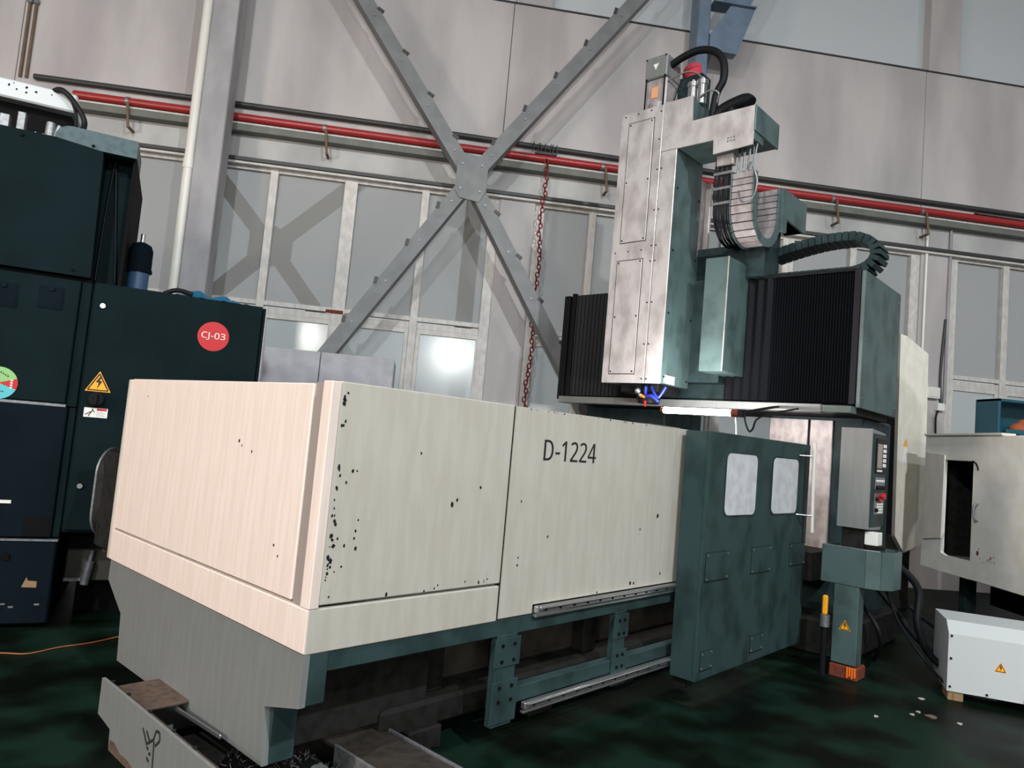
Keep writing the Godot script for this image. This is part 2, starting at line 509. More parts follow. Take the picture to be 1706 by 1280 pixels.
func windows() -> void:
	# lower window bands between the pilasters
	var bands := [
		[-5.10, 0.85, [-4.12, -3.13, -2.14, -1.147, -0.159]],
		[1.335, 7.10, [2.15, 3.10, 4.08, 5.05, 6.05]],
		[7.585, 13.4, [8.52, 9.47, 10.4, 11.4, 12.4]],
		[-11.4, -5.6, [-10.4, -9.4, -8.4, -7.4, -6.5]]]
	var k := 0
	for b in bands:
		k += 1
		setting("window_%d" % k, Vector3(b[0], 0.95, -9.7))
		var xa: float = b[0]
		var xb: float = b[1]
		var z0 := -9.74
		var z1 := -9.645
		var m := MB.new()
		m.box(xa, 3.045, z0, xb, 3.105, z1)
		m.box(xa, 2.945, z0, xb, 3.025, z1 - 0.015)
		part("rail", m, M.frame_white)
		bx("sill", [xa, 0.95, z0, xb, 1.03, z1 + 0.05], M.frame_white)
		bx("head", [xa, 4.80, z0, xb, 4.872, z1], M.frame_white)
		var xs: Array = [xa + 0.05] + b[2] + [xb - 0.05]
		for i in xs.size():
			var w: float = 0.05 if i % 2 == 1 else 0.085
			bx("mullion", [xs[i] - w, 1.0, z0, xs[i] + w, 4.85, z1 + 0.005 + 0.006 * (i % 2)], M.frame_white)
		if k == 1:
			bx("rust_patch", [-1.30, 3.03, z1, -1.08, 3.075, z1 + 0.02], M.rust, null, 0.008)
		for i in xs.size() - 1:
			bx("pane", [xs[i] + 0.03, 3.08, -9.700, xs[i + 1] - 0.03, 4.83, -9.694], M.pane_upper, null, 0.0)
		for i in xs.size() - 1:
			# hinged sashes of the lower row: own frame, own pane
			var a: float = xs[i] + 0.05
			var c: float = xs[i + 1] - 0.05
			m = MB.new()
			m.box(a, 2.88, -9.70, c, 2.945, -9.652)
			m.box(a, 1.03, -9.70, c, 1.10, -9.652)
			m.box(a, 1.03, -9.70, a + 0.055, 2.945, -9.654)
			m.box(c - 0.055, 1.03, -9.70, c, 2.945, -9.654)
			var s := part("sash", m, M.frame_white)
			bx("pane", [a + 0.03, 1.08, -9.685, c - 0.03, 2.90, -9.679], M.pane_lower, s, 0.0)
	# the clerestory above the concrete band
	var up := [[-11.42, -5.62], [-5.14, 0.83], [1.31, 7.08], [7.58, 13.38]]
	for b in up:
		k += 1
		setting("window_%d" % k, Vector3(b[0], 7.6, -9.75))
		var mid: float = b[0] + 0.46 * (b[1] - b[0])
		bx("frame", [b[0], 7.61, -9.80, b[1], 7.66, -9.70], M.frame_white)
		bx("mullion", [mid - 0.03, 7.62, -9.80, mid + 0.03, 10.3, -9.70], M.frame_white)
		bx("pane", [b[0], 7.64, -9.76, mid - 0.01, 10.32, -9.754], M.pane_clerestory, null, 0.0)
		bx("pane", [mid + 0.01, 7.64, -9.76, b[1], 10.32, -9.754], M.pane_clerestory, null, 0.0)
	# yard outside
	setting("yard_ground", Vector3(0, -0.3, -20))
	bx("yard_slab", [-30, -0.4, -40, 34, -0.1, -9.95], M.concrete, null, 0.0)
	# bracing of the lean-to outside, seen through the panes
	thing("outer_brace", "brown steel cross brace seen blurred through the window panes left of the grey brace", "brace", 0.0, Vector3(-2.37, -0.1, -11.0))
	var c := Vector3(-2.37, 4.12, -11.0)
	for e in [Vector3(-5.3, 7.4, -11), Vector3(0.2, 6.65, -11), Vector3(0.55, 0.6, -11), Vector3(-5.2, 1.1, -11)]:
		var m := MB.new()
		m.beam(c, e, 0.23, 0.10)
		var u: Vector3 = (e - c).normalized()
		part("strut", m, M.brown_steel)
	var m := MB.new()
	var hexa := []
	for i in 6:
		hexa.append(Vector2(c.x + 0.36 * cos(TAU * i / 6.0 + 0.5), c.y + 0.33 * sin(TAU * i / 6.0 + 0.5)))
	m.prism(hexa, "z", -10.95, -10.92)
	part("gusset_plate", m, M.brown_steel)
	m = MB.new()
	m.box(-5.45, -0.1, -11.1, -5.2, 7.6, -10.9)
	m.box(0.45, -0.1, -11.1, 0.7, 7.0, -10.9)
	part("post", m, M.brown_steel)

# ------------------------------------------------------------------ columns and cross brace inside the hall
func steel_frame() -> void:
	for a in [[-2.99, "tall grey square column with the white downpipe on its left side"], [3.27, "slim blue-grey column behind the top of the spindle head"]]:
		var x: float = a[0]
		var slim: bool = x > 0
		thing("steel_column", a[1], "column", 0.0, Vector3(x + 0.16, 0, -9.25), "steel columns in front of the wall")
		var w := 0.17 if slim else 0.315
		bx("shaft", [x, 0.02, -9.42, x + w, 10.99, -9.1], M.steel_blue if slim else M.column_grey, null, 0.012)
		bx("base_plate", [x - 0.08, 0, -9.5, x + w + 0.08, 0.025, -9.02], M.brace_grey)
		if slim:
			var m := MB.new()
			m.prism([Vector2(3.70, 7.74), Vector2(4.05, 7.74), Vector2(3.83, 7.07), Vector2(3.44, 7.08), Vector2(3.44, 7.3)], "z", -9.2, -9.06)
			m.box(3.44, 7.74, -9.25, 4.05, 7.76, -9.0)
			part("corbel", m, M.steel_blue)
			m = MB.new()
			m.beam(Vector3(3.78, 7.75, -9.15), Vector3(4.15, 8.6, -9.15), 0.34, 0.16)
			part("corbel_strut", m, M.steel_blue)
	# X of channel struts between the columns
	thing("cross_brace", "large grey steel X brace bolted at a centre plate in front of the windows", "brace", 0.0, Vector3(0.395, 0.1, -9.0))
	var c := Vector3(0.395, 4.86, -9.02)
	var es := [Vector3(-2.66, 9.05, -9.02), Vector3(3.28, 8.83, -9.02), Vector3(3.25, 0.25, -9.02), Vector3(-2.66, 0.12, -9.02)]
	for i in 4:
		var e: Vector3 = es[i]
		var u: Vector3 = (e - c).normalized()
		var side := Vector3(-u.y, u.x, 0)
		if side.y < 0.0: side = -side
		var m := MB.new()
		m.beam(c + u * 0.12, e, 0.185, 0.012, Vector3(0, 0, 1), 0.002)
		var off := -side * 0.0865 + Vector3(0, 0, -0.115)
		m.beam(c + u * 0.12 + off, e + off, 0.012, 0.23, Vector3(0, 0, 1), 0.002)
		var st := part("strut", m, M.brace_grey)
		# small cleats along the upper edge, and bolts
		for k in 6:
			var p := c + u * (0.55 + 0.62 * k) + side * 0.10
			if p.y > 9.0 or p.y < 0.4: continue
			m = MB.new()
			m.obox(Transform3D(Basis(u, side, Vector3(0, 0, 1)).rotated(Vector3(0, 0, 1), 0.4), p), Vector3(0.045, 0.022, 0.012), 0.002)
			part("cleat", m, M.pipe_dark, st)
		m = MB.new()
		for k in 7:
			var p := c + u * (0.40 + 0.66 * k) + Vector3(0, 0, 0.006)
			m.cyl(p, p + Vector3(0, 0, 0.012), 0.014, -1, 6)
		stuff(part("bolts", m, M.dull_steel, st))
	var m := MB.new()
	m.prism([Vector2(0.21, 5.06), Vector2(0.30, 5.16), Vector2(0.52, 5.14), Vector2(0.60, 5.03), Vector2(0.60, 4.70), Vector2(0.52, 4.55), Vector2(0.27, 4.58), Vector2(0.20, 4.68)], "z", -9.01, -8.995)
	var g := part("gusset_plate", m, M.brace_grey)
	for p in [Vector2(0.27, 5.02), Vector2(0.52, 5.02), Vector2(0.27, 4.70), Vector2(0.52, 4.68)]:
		m = MB.new()
		m.cyl(Vector3(p.x, p.y, -8.996), Vector3(p.x, p.y, -8.98), 0.016, -1, 6)
		part("bolt", m, M.dull_steel, g)

func pipes() -> void:
	# white downpipe beside the column
	thing("downpipe", "white plastic downpipe running up the left side of the tall grey column", "pipe", 0.0, Vector3(-3.06, 0, -9.17))
	var m := MB.new()
	m.cyl(Vector3(-3.06, 0.0, -9.17), Vector3(-3.06, 10.98, -9.17), 0.062, -1, 20)
	part("pipe", m, M.pipe_white)
	for y in [1.2, 4.55, 8.2]:
		m = MB.new()
		m.cyl(Vector3(-3.06, y, -9.17), Vector3(-3.06, y + 0.13, -9.17), 0.071, -1, 20)
		part("socket", m, M.pipe_white)
	# red sprinkler pipe
	thing("red_pipe", "long red painted pipe running along the concrete wall above the windows", "pipe", 0.0, Vector3(0, 5.43, -9.53))
	m = MB.new()
	m.cyl(Vector3(-4.65, 5.43, -9.53), Vector3(17.4, 5.46, -9.53), 0.052, -1, 14)
	part("pipe", m, M.pipe_red)
	for x in [-4.0, -1.55, 2.2, 5.6, 7.0, 9.6]:
		m = MB.new()
		m.cyl(Vector3(x - 0.02, 5.432, -9.53), Vector3(x + 0.02, 5.432, -9.53), 0.06, -1, 14)
		var cl := part("clamp", m, M.dull_steel)
		m = MB.new()
		m.beam(Vector3(x + 0.03, 5.40, -9.44), Vector3(x + 0.07, 5.06, -9.44), 0.03, 0.02)
		m.beam(Vector3(x + 0.07, 5.08, -9.62), Vector3(x + 0.07, 5.08, -9.43), 0.03, 0.03, Vector3(0, 1, 0))
		part("bracket", m, M.brown_steel, cl)
	# dark cable pipe above it
	thing("cable_pipe", "thin dark cable pipe running just above the red pipe on the wall", "pipe", 0.0, Vector3(0, 5.6, -9.56))
	m = MB.new()
	m.tube([Vector3(-5.15, 5.60, -9.555), Vector3(-0.8, 5.62, -9.555), Vector3(2.4, 5.60, -9.555), Vector3(8.0, 5.60, -9.555), Vector3(17.4, 5.60, -9.555)], 0.036, 8, 3)
	part("pipe", m, M.pipe_dark)
	m = MB.new()
	m.tube([Vector3(7.9, 5.53, -9.57), Vector3(9.0, 5.52, -9.57), Vector3(17.0, 5.52, -9.57)], 0.016, 6, 2)
	part("cable", m, M.black_plastic)
	# conduits top left
	for a in [[-5.33, "left one of two thin brown conduits running up the wall above the left machine"], [-5.255, "right one of two thin brown conduits running up the wall above the left machine"]]:
		thing("conduit", a[1], "conduit", 0.0, Vector3(a[0], 5.6, -9.57), "conduits on the back wall")
		m = MB.new()
		m.cyl(Vector3(a[0], 5.58, -9.575), Vector3(a[0], 10.9, -9.575), 0.018, -1, 8)
		part("pipe", m, M.brown_steel)
		for y in [6.55, 8.0]:
			bx("clip", [a[0] - 0.03, y, -9.60, a[0] + 0.03, y + 0.05, -9.55], M.dull_steel)
	# conduits at the pilaster on the right
	thing("conduit", "thin white conduit running down the left edge of the right-hand pilaster", "conduit", 0.0, Vector3(7.17, 2.0, -9.59), "conduits on the back wall")
	m = MB.new()
	m.cyl(Vector3(7.17, 2.0, -9.59), Vector3(7.17, 5.24, -9.59), 0.022, -1, 8)
	part("pipe", m, M.pipe_white)
	thing("conduit", "grey conduit running down the right edge of the right-hand pilaster to the socket box", "conduit", 0.0, Vector3(7.55, 2.0, -9.59), "conduits on the back wall")
	m = MB.new()
	m.cyl(Vector3(7.55, 2.65, -9.59), Vector3(7.55, 5.24, -9.59), 0.022, -1, 8)
	part("pipe", m, M.column_grey)
	m = MB.new()
	m.tube([Vector3(7.50, 2.6, -9.59), Vector3(7.47, 3.1, -9.585), Vector3(7.52, 3.9, -9.59)], 0.018, 6, 4)
	part("cable", m, M.pipe_dark)
	thing("switch_box", "small white switch box on the pilaster above the white plug socket", "box", 0.0, Vector3(7.35, 2.75, -9.6))
	bx("case", [7.24, 2.72, -9.61, 7.44, 2.88, -9.53], M.sign_white)
	bx("cover", [7.26, 2.74, -9.54, 7.42, 2.86, -9.52], M.pipe_white)
	thing("plug_socket", "small white plug socket with a dark cable under the switch box", "socket", 0.0, Vector3(7.47, 2.55, -9.6))
	bx("case", [7.42, 2.55, -9.61, 7.53, 2.66, -9.54], M.sign_white)
	m = MB.new()
	m.tube([Vector3(7.45, 2.56, -9.56), Vector3(7.40, 2.45, -9.55), Vector3(7.43, 2.1, -9.57)], 0.012, 6, 4)
	part("cable", m, M.black_plastic)
	# red chain hanging from the pipe
	thing("hanging_chain", "red chain hanging from the red pipe past the window panes", "chain", 0.0, Vector3(1.41, 1.9, -9.45))
	m = MB.new()
	for i in 62:
		var y := 5.38 - i * 0.056
		var x := 1.41 + 0.018 * sin(i * 0.31) + 0.012 * sin(i * 1.7)
		var zz := -9.455 + 0.006 * sin(i * 0.9)
		var pts := []
		for k in 9:
			var a := TAU * k / 8.0
			var o := Vector3(0.024 * cos(a), 0.037 * sin(a), 0)
			if i % 2: o = Vector3(0, o.y, o.x)
			pts.append(Vector3(x, y, zz) + o)
		m.tube(pts, 0.010, 5, 1)
	part("links", m, M.dark_red).set_meta("kind", "stuff")
	m = MB.new()
	m.beam(Vector3(1.25, 5.50, -9.5), Vector3(1.55, 5.50, -9.5), 0.03, 0.03)
	for i in 7:
		var x := 1.22 + i * 0.055
		m.cyl(Vector3(x, 5.50, -9.49), Vector3(x + 0.02 * sin(i * 2.0), 5.63, -9.47), 0.008, -1, 5)
	part("spiked_hook", m, M.pipe_dark)

# ------------------------------------------------------------------ gantry machine: table enclosure
func chips(called: String, spots: Array, axis: String, at: float, parent: Node3D) -> void:
	var m := MB.new()
	for s in spots:
		var pts := []
		var n := rng.randi_range(5, 8)
		for i in n:
			var r: float = s[2] * rng.randf_range(0.5, 1.1)
			pts.append(Vector2(s[0] + r * cos(TAU * i / n), s[1] + r * 1.3 * sin(TAU * i / n)))
		m.prism(pts, axis, at, at + (0.0012 if axis == "z" else -0.0012))
	stuff(part(called, m, M.dark_iron, parent))

func warning(at: Vector3, size: float, axis: String, parent: Node3D) -> void:
	# yellow triangle with a black border and a bolt of lightning; axis "z" looks to +z, "x" looks to -x
	var sgn := 1.0 if axis == "z" else -1.0
	var put := func(p: Array, lo: float, hi: float, mt: Material, called: String, par: Node3D) -> MeshInstance3D:
		var m := MB.new()
		var pts := []
		for q in p:
			pts.append(Vector2(q.x * size + (at.x if axis == "z" else at.z), q.y * size + at.y))
		var d: float = at.z if axis == "z" else at.x
		m.prism(pts, axis, d + lo * sgn, d + hi * sgn)
		return part(called, m, mt, par)
	var tri := [Vector2(-0.5, -0.4), Vector2(0.5, -0.4), Vector2(0.0, 0.5)]
	var s: MeshInstance3D = put.call(tri, 0.0, 0.002, M.sign_yellow, "warning_sticker", parent)
	var deep := parent != cur and parent != null
	var par: Node3D = parent if deep else s
	for e in [[0, 1], [1, 2], [2, 0]]:
		var a: Vector2 = tri[e[0]] * 0.80 + Vector2(0, -0.02)
		var b: Vector2 = tri[e[1]] * 0.80 + Vector2(0, -0.02)
		var d := (b - a).normalized()
		var w := Vector2(-d.y, d.x) * 0.026
		put.call([a + w, b + w, b - w, a - w], 0.002, 0.003, M.sign_black, "border", par)
	put.call([Vector2(0.03, 0.27), Vector2(-0.12, 0.0), Vector2(0.0, 0.0), Vector2(-0.05, -0.30), Vector2(0.13, 0.07), Vector2(0.02, 0.07), Vector2(0.09, 0.27)], 0.002, 0.003, M.sign_black, "lightning_mark", par)

func table_enclosure() -> void:
	thing("table_enclosure", "long white sheet-metal table enclosure marked D-1224 on a grey frame", "enclosure", GANTRY, Vector3(3.1, 0, -3.6))
	var X := 1.65
	# front, facing the light
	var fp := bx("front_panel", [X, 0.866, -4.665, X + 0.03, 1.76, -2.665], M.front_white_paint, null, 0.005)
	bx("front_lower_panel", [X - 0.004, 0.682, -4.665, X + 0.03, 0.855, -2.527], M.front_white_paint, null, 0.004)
	bx("corner_strip", [X + 0.002, 0.68, -4.70, X + 0.03, 1.757, -4.668], M.front_white_paint)
	bx("groove", [X + 0.012, 0.86, -2.668, X + 0.025, 1.765, -2.58], M.groove_shade, null, 0.0)
	chips("paint_chips", [[-3.25, 1.48, 0.008], [-3.22, 1.46, 0.006], [-3.12, 1.44, 0.007], [-2.84, 1.06, 0.006], [-2.80, 1.02, 0.006], [-4.6, 0.70, 0.012], [-4.4, 1.66, 0.005]], "x", X - 0.0002, fp)
	# side: flange, panel, long panel
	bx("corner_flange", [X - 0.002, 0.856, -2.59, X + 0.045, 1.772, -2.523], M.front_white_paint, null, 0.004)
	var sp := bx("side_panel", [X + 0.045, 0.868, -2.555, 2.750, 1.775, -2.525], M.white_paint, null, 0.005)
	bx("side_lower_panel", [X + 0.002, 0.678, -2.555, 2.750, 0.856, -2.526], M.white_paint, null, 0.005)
	var m := MB.new()
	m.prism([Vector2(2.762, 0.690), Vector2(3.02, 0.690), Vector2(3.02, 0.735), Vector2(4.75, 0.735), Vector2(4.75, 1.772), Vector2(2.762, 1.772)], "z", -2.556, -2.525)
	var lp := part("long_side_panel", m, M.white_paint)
	bx("panel_seam", [2.745, 0.69, -2.556, 2.768, 1.77, -2.532], M.dark_iron, null, 0.0)
	letters("D-1224", Vector3(3.245, 1.558, -2.524), 0.112, 0.475, M.ink, lp)
	var spots := []
	for i in 34:
		spots.append([1.712 + absf(rng.randfn(0.0, 0.012)), rng.randf_range(0.9, 1.74), rng.randf_range(0.003, 0.011)])
	for i in 12:
		spots.append([1.74 + rng.randf() * 0.14, rng.randf_range(0.95, 1.45), rng.randf_range(0.003, 0.008)])
	for i in 9:
		spots.append([rng.randf_range(1.8, 2.7), rng.randf_range(0.875, 0.90), rng.randf_range(0.003, 0.008)])
	spots.append_array([[2.37, 1.27, 0.012], [2.40, 1.29, 0.008], [2.15, 1.5, 0.006], [2.55, 1.35, 0.007]])
	chips("paint_chips", spots, "z", -2.5248, sp)
	spots = [[4.22, 1.18, 0.014], [4.02, 1.10, 0.007], [2.86, 1.28, 0.006], [2.87, 0.95, 0.008], [2.87, 0.99, 0.006], [4.3, 0.80, 0.010], [3.95, 0.77, 0.011], [3.99, 0.765, 0.010], [3.6, 0.745, 0.008], [3.1, 1.09, 0.006]]
	for i in 14:
		spots.append([rng.randf_range(2.8, 4.4), 1.765, rng.randf_range(0.003, 0.006)])
	chips("paint_chips", spots, "z", -2.5248, lp)
	# far side, top and inside so that it is a real box
	bx("far_side_panel", [X, 0.68, -4.73, 4.75, 1.757, -4.70], M.white_paint, null, 0.004)
	bx("top_flange", [X + 0.03, 1.735, -2.62, 4.44, 1.770, -2.556], M.white_paint, null, 0.003)
	bx("top_rail", [4.05, 1.770, -2.60, 4.44, 1.778, -2.527], M.dull_steel, null, 0.002)
	# skirt
	m = MB.new()
	m.prism([Vector2(-4.655, 0.678), Vector2(-2.525, 0.678), Vector2(-2.525, 0.475), Vector2(-2.775, 0.41), Vector2(-2.747, 0.176), Vector2(-4.38, 0.168), Vector2(-4.41, 0.42), Vector2(-4.66, 0.565)], "x", X + 0.002, X + 0.03)
	part("front_skirt", m, M.grey_paint)
	bx("skirt_return", [X + 0.028, 0.475, -2.545, X + 0.12, 0.677, -2.528], M.door_green_paint)
	bx("skirt_leg", [X + 0.03, 0.172, -2.80, X + 0.15, 0.42, -2.752], M.door_green_paint)
	# frame under the side
	bx("upper_beam", [X + 0.12, 0.595, -2.61, 4.75, 0.677, -2.535], M.door_green_paint)
	bx("inner_wall", [X + 0.12, 0.18, -2.86, 2.6, 0.60, -2.83], M.dark_iron)
	for a in [[2.78, 2.93, 0.14, 0.60], [3.83, 3.945, 0.24, 0.60]]:
		var p := bx("post", [a[0], a[2], -2.58, a[1], a[3], -2.53], M.door_green_paint)
		for y in [a[3] - 0.05, a[3] - 0.13, 0.34, 0.27]:
			for x in [a[0] + 0.03, a[1] - 0.03]:
				m = MB.new()
				m.cyl(Vector3(x, y, -2.531), Vector3(x, y, -2.515), 0.010, -1, 6)
				part("bolt", m, M.black_gap, p)
		m = MB.new()
		m.box(a[0] - 0.02, a[3] - 0.16, -2.53, a[1] + 0.02, a[3] - 0.015, -2.522, 0.002)
		m.box(a[0] - 0.02, 0.16, -2.53, a[1] + 0.02, 0.37, -2.522, 0.002)
		part("clamp_plate", m, M.door_green_paint, p)
	bx("lower_beam", [2.93, 0.235, -2.60, 4.75, 0.315, -2.535], M.door_green_paint)
	for a in [[3.03, 0.69], [2.995, 0.20]]:
		m = MB.new()
		m.box(a[0], a[1], -2.53, 4.7, a[1] + 0.038, -2.495, 0.006)
		m.box(a[0], a[1] - 0.022, -2.53, 4.7, a[1] - 0.008, -2.505, 0.003)
		m.cyl(Vector3(a[0] + 0.02, a[1] + 0.03, -2.488), Vector3(4.7, a[1] + 0.03, -2.488), 0.009, -1, 8)
		var r := part("guide_rail", m, M.bright_steel)
		m = MB.new()
		for i in 13:
			var x: float = a[0] + 0.07 + i * 0.125
			m.cyl(Vector3(x, a[1] + 0.018, -2.496), Vector3(x, a[1] + 0.018, -2.490), 0.008, -1, 8)
		stuff(part("rail_screws", m, M.black_gap, r))
	# belt guard at the far corner
	m = MB.new()
	m.box(1.66, 0.70, -5.02, 2.05, 1.30, -4.73, 0.02)
	part("drive_housing", m, M.dark_iron)

	thing("belt_guard", "dark oblong belt guard with a small yellow warning triangle left of the white enclosure", "guard", RIGHT_MACHINE, Vector3(4.78, 0.75, -2.5))
	# axes of RIGHT_MACHINE: x away from the viewer, z to the right
	var pts := []
	var cx := 4.78
	for i in 13:
		var a := PI * i / 12.0
		pts.append(Vector2(cx + 0.17 * cos(a), 1.16 + 0.15 * sin(a)))
	for i in 13:
		var a := PI + PI * i / 12.0
		pts.append(Vector2(cx + 0.17 * cos(a), 0.90 + 0.15 * sin(a)))
	m = MB.new()
	m.prism(pts, "z", -2.56, -2.44)
	part("cover", m, M.dark_iron)
	m = MB.new()
	var rim := []
	for p in pts:
		rim.append(Vector3(p.x, p.y, -2.56))
	rim.append(rim[0])
	m.tube(rim, 0.009, 6, 1)
	part("rim", m, M.dull_steel)
	m = MB.new()
	m.prism([Vector2(cx - 0.07, 1.17), Vector2(cx + 0.07, 1.17), Vector2(cx, 1.29)], "z", -2.563, -2.561)
	part("warning_sticker", m, M.sign_yellow)
	bx("terminal_block", [cx - 0.1, 0.66, -2.50, cx + 0.06, 0.745, -2.42], M.rust)

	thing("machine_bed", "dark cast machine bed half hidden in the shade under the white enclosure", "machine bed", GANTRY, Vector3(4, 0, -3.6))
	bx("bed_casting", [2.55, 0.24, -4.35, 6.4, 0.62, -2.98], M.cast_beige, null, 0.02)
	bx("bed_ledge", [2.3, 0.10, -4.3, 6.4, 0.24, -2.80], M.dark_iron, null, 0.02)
	for x in [2.45, 3.35, 4.25, 5.2]:
		bx("foot", [x, 0.0, -3.02, x + 0.22, 0.12, -2.76], M.dark_iron, null, 0.01)
	for x in [2.62, 3.2, 4.0]:
		bx("rib", [x, 0.24, -2.99, x + 0.14, 0.6, -2.88], M.dark_iron, null, 0.01)

func rounded(xa: float, ya: float, xb: float, yb: float, r: float) -> Array:
	var pts := []
	for c in [[xb - r, yb - r, 0.0], [xa + r, yb - r, PI / 2], [xa + r, ya + r, PI], [xb - r, ya + r, PI * 1.5]]:
		for i in 5:
			var a: float = c[2] + PI / 2 * i / 4.0
			pts.append(Vector2(c[0] + r * cos(a), c[1] + r * sin(a)))
	return pts

func sliding_door() -> void:
	thing("sliding_door", "dark green sliding door with two pale rounded windows", "door", GANTRY, Vector3(5.3, 0.13, -2.36))
	var m := MB.new()
	m.box(4.44, 0.135, -2.325, 6.22, 1.77, -2.30, 0.004)
	var face := part("door_panel", m, M.door_green_paint)
	bx("side_flange", [4.442, 0.135, -2.485, 4.462, 1.765, -2.32], M.door_green_paint)
	bx("side_flange", [6.20, 0.135, -2.45, 6.218, 1.768, -2.32], M.door_green_paint)
	bx("top_flange", [4.46, 1.745, -2.485, 6.2, 1.768, -2.32], M.door_green_paint)
	bx("roller_carriage", [4.50, 0.06, -2.49, 4.62, 0.16, -2.40], M.dark_iron)
	for a in [[4.70, 5.18], [5.475, 5.96]]:
		m = MB.new()
		m.prism(rounded(a[0] - 0.012, 1.196, a[1] + 0.012, 1.648, 0.06), "z", -2.302, -2.296)
		var s := part("window_seal", m, M.dark_green_paint)
		m = MB.new()
		m.prism(rounded(a[0], 1.208, a[1], 1.636, 0.05), "z", -2.298, -2.292)
		part("window_pane", m, M.window_plastic, s)
	# screwed-on cover plates
	for a in [[4.49, 0.775, 4.81, 0.962], [5.19, 0.775, 5.52, 0.965], [5.90, 0.785, 6.2, 0.958], [4.505, 0.195, 4.66, 0.318], [5.255, 0.20, 5.46, 0.318]]:
		var p := bx("cover_plate", [a[0], a[1], -2.30, a[2], a[3], -2.2965], M.door_green_paint, null, 0.001)
		bx("plate_shadow_gap", [a[0] - 0.006, a[1] - 0.006, -2.3005, a[2] + 0.003, a[3] + 0.003, -2.2985], M.black_gap, p, 0.0)
		for q in [[a[0] + 0.015, a[3] - 0.015], [a[2] - 0.015, a[3] - 0.015], [a[0] + 0.015, a[1] + 0.015], [a[2] - 0.015, a[1] + 0.015]]:
			m = MB.new()
			m.cyl(Vector3(q[0], q[1], -2.297), Vector3(q[0], q[1], -2.290), 0.007, -1, 8)
			part("screw", m, M.dull_steel, p)
	# long grab bar on two brackets
	m = MB.new()
	m.tube([Vector3(6.03, 1.79, -2.2), Vector3(6.04, 1.70, -2.2), Vector3(6.05, 1.4, -2.2), Vector3(6.075, 1.06, -2.2)], 0.016, 10, 4)
	var h := part("handle", m, M.pipe_white, null, "long white grab bar")
	for y in [1.675, 1.195]:
		m = MB.new()
		m.cyl(Vector3(5.98, y, -2.30), Vector3(6.045, y, -2.2), 0.008, -1, 8)
		part("handle_bracket", m, M.bright_steel, h)

# ------------------------------------------------------------------ gantry: columns, crossbeam, bellows
func bellows(called: String, za: float, zb: float, pitch: float, depth: float, x: float) -> void:
	var m := MB.new()
	var n := int(absf(zb - za) / pitch)
	var step := (zb - za) / n
	for i in n:
		var z0 := za + step * i
		var z1 := z0 + step * 0.5
		var z2 := z0 + step
		var n0 := Vector3(-step * 0.5, 0, -depth).normalized()
		var n1 := Vector3(-step * 0.5, 0, depth).normalized()
		m.quad(Vector3(x, 2.15, z0), Vector3(x, 3.29, z0), Vector3(x - depth, 3.29, z1), Vector3(x - depth, 2.15, z1), n0)
		m.quad(Vector3(x - depth, 2.15, z1), Vector3(x - depth, 3.29, z1), Vector3(x, 3.29, z2), Vector3(x, 2.15, z2), n1)
		for y in [2.15, 3.29]:
			m.tri(Vector3(x, y, z0), Vector3(x - depth, y, z1), Vector3(x, y, z2), Vector3(0, y - 2.7, 0), Vector3(0, y - 2.7, 0), Vector3(0, y - 2.7, 0))
	m.box(x, 2.15, minf(za, zb), x + 0.05, 3.29, maxf(za, zb), 0.0)
	part(called, m, M.black_rubber)

func gantry() -> void:
	thing("gantry_frame", "dark green bridge on two columns with black pleated bellows across its front", "gantry", GANTRY, Vector3(6.9, 0, -3.6))
	bx("crossbeam", [6.47, 2.14, -5.10, 7.40, 3.28, -2.02], M.dark_green_paint)
	var ep := bx("end_plate", [6.40, 2.115, -2.02, 7.44, 3.292, -1.985], M.green_paint)
	for q in [[6.44, 2.2], [6.44, 2.7], [6.44, 3.2], [7.40, 2.2], [7.40, 2.7], [7.38, 3.2]]:
		var m := MB.new()
		m.cyl(Vector3(q[0], q[1], -1.986), Vector3(q[0], q[1], -1.979), 0.010, -1, 8)
		part("screw", m, M.dull_steel, ep)
	bx("end_plate", [6.40, 2.115, -5.14, 7.40, 3.27, -5.105], M.dark_green_paint)
	bx("end_shield", [6.36, 2.10, -5.22, 6.44, 3.28, -5.14], M.black_plastic)
	bellows("pleated_bellows", -2.03, -2.78, 0.024, 0.03, 6.42)
	bellows("pleated_bellows", -2.78, -3.22, 0.075, 0.06, 6.42)
	bellows("pleated_bellows", -5.12, -4.05, 0.05, 0.02, 6.42)
	bx("bellows_end_frame", [6.385, 2.14, -2.075, 6.43, 3.31, -2.022], M.black_rubber)
	bx("bellows_end_frame", [6.385, 2.14, -5.13, 6.43, 3.31, -5.08], M.black_plastic)
	bx("bellows_top_rail", [6.38, 3.29, -2.95, 6.50, 3.315, -2.06], M.black_plastic)
	bx("lower_rail_cover", [6.28, 2.055, -5.13, 6.42, 2.128, -2.26], M.grey_paint, null, 0.006)
	bx("rail_end_block", [6.30, 2.06, -2.26, 6.44, 2.122, -2.02], M.green_paint)
	bx("beam_underside", [6.42, 2.06, -5.05, 7.38, 2.14, -2.04], M.dark_iron)
	# columns
	for a in [[-2.96, -2.10], [-5.22, -4.14]]:
		var col := bx("column", [6.92, 0.0, a[0], 7.75, 2.07, a[1]], M.dark_green_paint, null, 0.015)
	var m := MB.new()
	m.box(6.895, 0.75, -2.955, 6.92, 2.03, -2.585, 0.004)
	part("column_cover", m, M.stained_steel)
	m = MB.new()
	m.box(6.895, 0.75, -2.565, 6.92, 2.03, -2.36, 0.004)
	part("column_cover", m, M.stained_steel)
	bx("way_cover", [6.40, 0.62, -2.92, 6.9, 0.86, -2.30], M.dark_iron)
	bx("column_base", [6.5, 0.0, -3.1, 7.9, 0.30, -2.0], M.dark_iron, null, 0.02)

